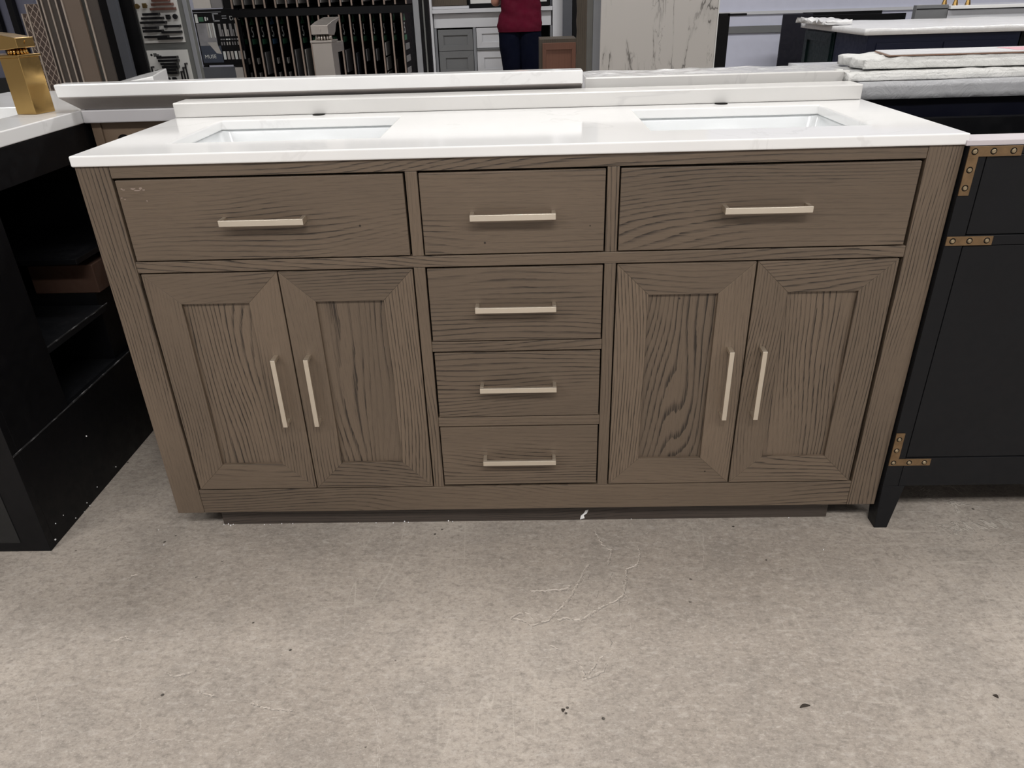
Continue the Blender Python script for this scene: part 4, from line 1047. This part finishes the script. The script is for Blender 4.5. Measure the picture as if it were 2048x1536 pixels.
# ------------------------------------------------------------------ crumbs and chips
def crumb(p, r, lab, grp, src=[None]):
    if src[0] is None:
        bm = bmesh.new(); bmesh.ops.create_icosphere(bm, subdivisions=1, radius=1)
        for v in bm.verts: v.co *= random.uniform(.75, 1.2)
        o = obj('foam_crumb', bm, 'foam'); src[0] = o
    else:
        o = src[0].copy(); COL.objects.link(o)
    o.location = p; o.scale = (r, r*.8, r*.9); o.rotation_euler = (random.random()*3, 0, random.random()*6)
    tag(o, lab, 'crumb', grp)
la, ga = 'tiny white foam crumb on the floor against the dark toe kick', 'foam crumbs along the toe kick'
def fl(px, py):
    d = _f+(px-1024)/FPX*R_-(py-768)/FPX*U_; t = -CAM[2]/d.z; return Vector(CAM)+t*d
for (px, py, r) in ((452, 1046, .0022), (459, 1047, .0025), (463, 1051, .0028), (468, 1046, .002), (530, 1047, .002), (541, 1047, .0015), (565, 1046, .002), (588, 1046, .002), (718, 1045, .0015), (752, 1044, .002), (787, 1044, .0022), (810, 1043, .003), (817, 1042, .0022), (898, 1042, .003), (905, 1040, .002), (1048, 1040, .0015), (1262, 1033+4, .0018), (1578, 1036, .002)):
    c = fl(px, py); crumb((c.x, min(c.y, .036), r*.9), r, la, ga)
for (px, py, r) in ((1646, 1100, .002), (317, 1060, .0018), (329, 1091, .0018), (1000, 1120, .0012), (1230, 1100, .0012)):
    c = fl(px, py); crumb((c.x, c.y, r*.9), r, 'tiny white foam crumb lying alone on the open concrete floor', 'foam crumbs on the open floor')
for (px, py, r) in ((172, 872, .003), (231, 933, .002), (194, 974, .0022), (173, 1006, .0018), (180, 1010, .0024), (127, 1031, .002), (152, 1037, .002), (112, 1046, .0022), (109, 1078, .0032), (169, 1024, .0018)):
    d = _f+(px-1024)/FPX*R_-(py-768)/FPX*U_; t = (LX+.001-CAM[0])/d.x; c = Vector(CAM)+t*d
    crumb(c, r, 'tiny white foam crumb stuck to the base panel of the black left vanity', 'foam crumbs on the black base panel')
# paint flake on toe kick
bm = bmesh.new(); yk = .0395
pts = [(0, 0), (.012, .004), (.010, .014), (.018, .020), (.022, .032), (.014, .030), (.010, .020), (.002, .012)]
c = at(1160, 1040, yk)
hull(bm, [(c.x+a, yk, max(.002, c.z)+b) for a, b in pts], [(c.x+a, yk-.0008, max(.002, c.z)+b) for a, b in pts])
tag(obj('paper_scrap', bm, 'foam'), 'small torn white scrap stuck on the dark toe kick', 'scrap')
for (px, py, L, ang, lab) in ((1610, 1414, .022, .2, 'dark curled wood chip on the floor at the lower right'), (1991, 1394, .010, -.8, 'small dark crumb of wood near the right edge of the floor'), (1128, 1422, .008, .9, 'dark speck of debris in the lower middle of the floor')):
    c = fl(px, py); bm = bmesh.new(); n = 7; lo = []; hi = []
    for k in range(n+1):
        t = k/n; wv = .003*math.sin(math.pi*t)+.0004; y = .003*math.sin(t*3)
        lo.append((L*(t-.5), y-wv)); hi.append((L*(t-.5), y+wv))
    pl = lo+hi[::-1]; A = [Matrix.Rotation(ang, 3, 'Z') @ Vector((a, b, 0)) for a, b in pl]
    hull(bm, [(c.x+v.x, c.y+v.y, .0003) for v in A], [(c.x+v.x, c.y+v.y, .002) for v in A])
    tag(obj('wood_chip', bm, 'chip'), lab, 'debris')
# scuff marks on first drawer: small pale scratches
k_ = [c for c in V.children if c.name.startswith('drawer')]
bm = bmesh.new()
for (px, py, w_, h_) in ((243, 378, .004, .002), (247, 380, .005, .0015), (266, 378, .006, .003), (274, 381, .012, .0025), (281, 377, .004, .005), (287, 380, .004, .0015), (243, 396, .003, .0015), (250, 399, .003, .001), (294, 402, .002, .002)):
    c = at(px, py, -.0004); lo = []; 
    a = [(c.x+w_*math.cos(t)*random.uniform(.5, 1), c.z+h_*math.sin(t)*random.uniform(.4, 1)) for t in [i*math.pi/4 for i in range(8)]]
    hull(bm, [(p, -.0001, q) for p, q in a], [(p, -.0005, q) for p, q in a])
obj('scratch_marks', bm, 'edge', V)

# chipped skim-coat ridges with painted shade sides, and scratches of the floor itself
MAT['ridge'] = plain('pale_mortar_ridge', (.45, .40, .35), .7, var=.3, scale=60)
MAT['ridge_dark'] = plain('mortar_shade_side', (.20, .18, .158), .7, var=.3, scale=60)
MAT['scratch'] = plain('pale_scratch', (.42, .375, .33), .6, var=.25, scale=80)
def floorpath(name, pts, w, h, mat, jit=.0015, broken=.0, seed=1):
    rnd = random.Random(seed); P_ = [fl(*p) for p in pts]; out = []
    for a, b in zip(P_, P_[1:]):
        n = max(1, int((b-a).length/.004))
        for t in range(n): out.append(a.lerp(b, t/n))
    out.append(P_[-1]); bm = bmesh.new(); prev = None
    for i, p in enumerate(out):
        d = (out[min(i+1, len(out)-1)]-out[max(i-1, 0)]); d.z = 0
        if d.length < 1e-6: continue
        nrm = Vector((-d.y, d.x, 0)).normalized(); c = p+nrm*rnd.uniform(-jit, jit)
        ww = w*rnd.uniform(.45, 1.25)*(.25 if i in (0, len(out)-1) else 1)
        cur = [bm.verts.new((c.x+nrm.x*ww, c.y+nrm.y*ww, .00002)), bm.verts.new((c.x, c.y, h*rnd.uniform(.6, 1.2)+.00004)), bm.verts.new((c.x-nrm.x*ww, c.y-nrm.y*ww, .00002))]
        if prev and rnd.random() >= broken:
            for k in (0, 1): bm.faces.new((prev[k], prev[k+1], cur[k+1], cur[k]))
        prev = cur
    for v in [v for v in bm.verts if not v.link_faces]: bm.verts.remove(v)
    return obj(name, bm, mat, FLOOR)
RP = [[(1275, 1090), (1279, 1108), (1273, 1130), (1252, 1137), (1251, 1160), (1246, 1190), (1235, 1198), (1205, 1212), (1180, 1228), (1160, 1239), (1130, 1235), (1112, 1241)],
      [(1178, 1125), (1163, 1150), (1150, 1175), (1135, 1200), (1108, 1226), (1096, 1240), (1062, 1250), (1045, 1240), (1020, 1236), (1034, 1226), (1058, 1226), (1068, 1240)],
      [(1060, 1181), (1095, 1181), (1130, 1178), (1143, 1167)], [(1188, 1060), (1205, 1090), (1222, 1100), (1215, 1130)],
      [(1147, 1317), (1160, 1328), (1168, 1345), (1164, 1358), (1188, 1350), (1206, 1341), (1213, 1326)], [(1206, 1309), (1192, 1325), (1178, 1344), (1166, 1356)],
      [(1095, 1289), (1110, 1295), (1118, 1298)], [(1217, 1272), (1221, 1282), (1218, 1290)], [(395, 1380), (410, 1388), (432, 1391)], [(255, 1160), (262, 1151), (275, 1150)],
      [(228, 1282), (250, 1272), (262, 1280)], [(330, 1345), (352, 1352), (380, 1344)], [(498, 1405), (540, 1417), (585, 1420)]]
for n_, p_ in enumerate(RP):
    floorpath('mortar_ridge_and_shade', p_, .0018, .0014, 'ridge', .0024, .14, n_)
    floorpath('mortar_ridge_and_shade', [(a+2.5, b+3.0) for a, b in p_], .0011, .0003, 'ridge_dark', .0012, .25, n_+40)  # darker ribbon paints the shaded side of each ridge
rq = random.Random(11)
for n_ in range(26):                                     # comb marks inside the patch
    x_, y_ = rq.uniform(1150, 1245), rq.uniform(1130, 1215)
    if x_-1150 < (1215-y_)*.3: continue
    floorpath('mortar_ridge_and_shade', [(x_, y_), (x_-rq.uniform(3, 9), y_+rq.uniform(9, 20))], .0006, .0004, 'ridge_dark' if n_ % 2 else 'ridge', .0004, .2, n_+80)
for n_, p_ in enumerate([[(727, 1393), (742, 1410), (752, 1432), (756, 1470), (755, 1536)], [(732, 1392), (748, 1412), (757, 1434), (760, 1470), (759, 1536)], [(940, 1502), (970, 1478), (1003, 1450)],
        [(795, 1178), (812, 1194), (824, 1214)], [(268, 1425), (282, 1442), (280, 1462), (262, 1476), (240, 1482)], [(1080, 1410), (1074, 1472)], [(900, 1350), (960, 1342), (1010, 1335)],
        [(1240, 1150), (1256, 1200), (1262, 1260)], [(1405, 1060), (1408, 1110), (1403, 1140)], [(70, 1380), (82, 1440), (84, 1500)], [(190, 1500), (330, 1478), (420, 1484)], [(830, 1370), (915, 1352)]]):
    floorpath('scratch_mark', p_, .0010, .00002, 'scratch', .0010, .40, n_+200)
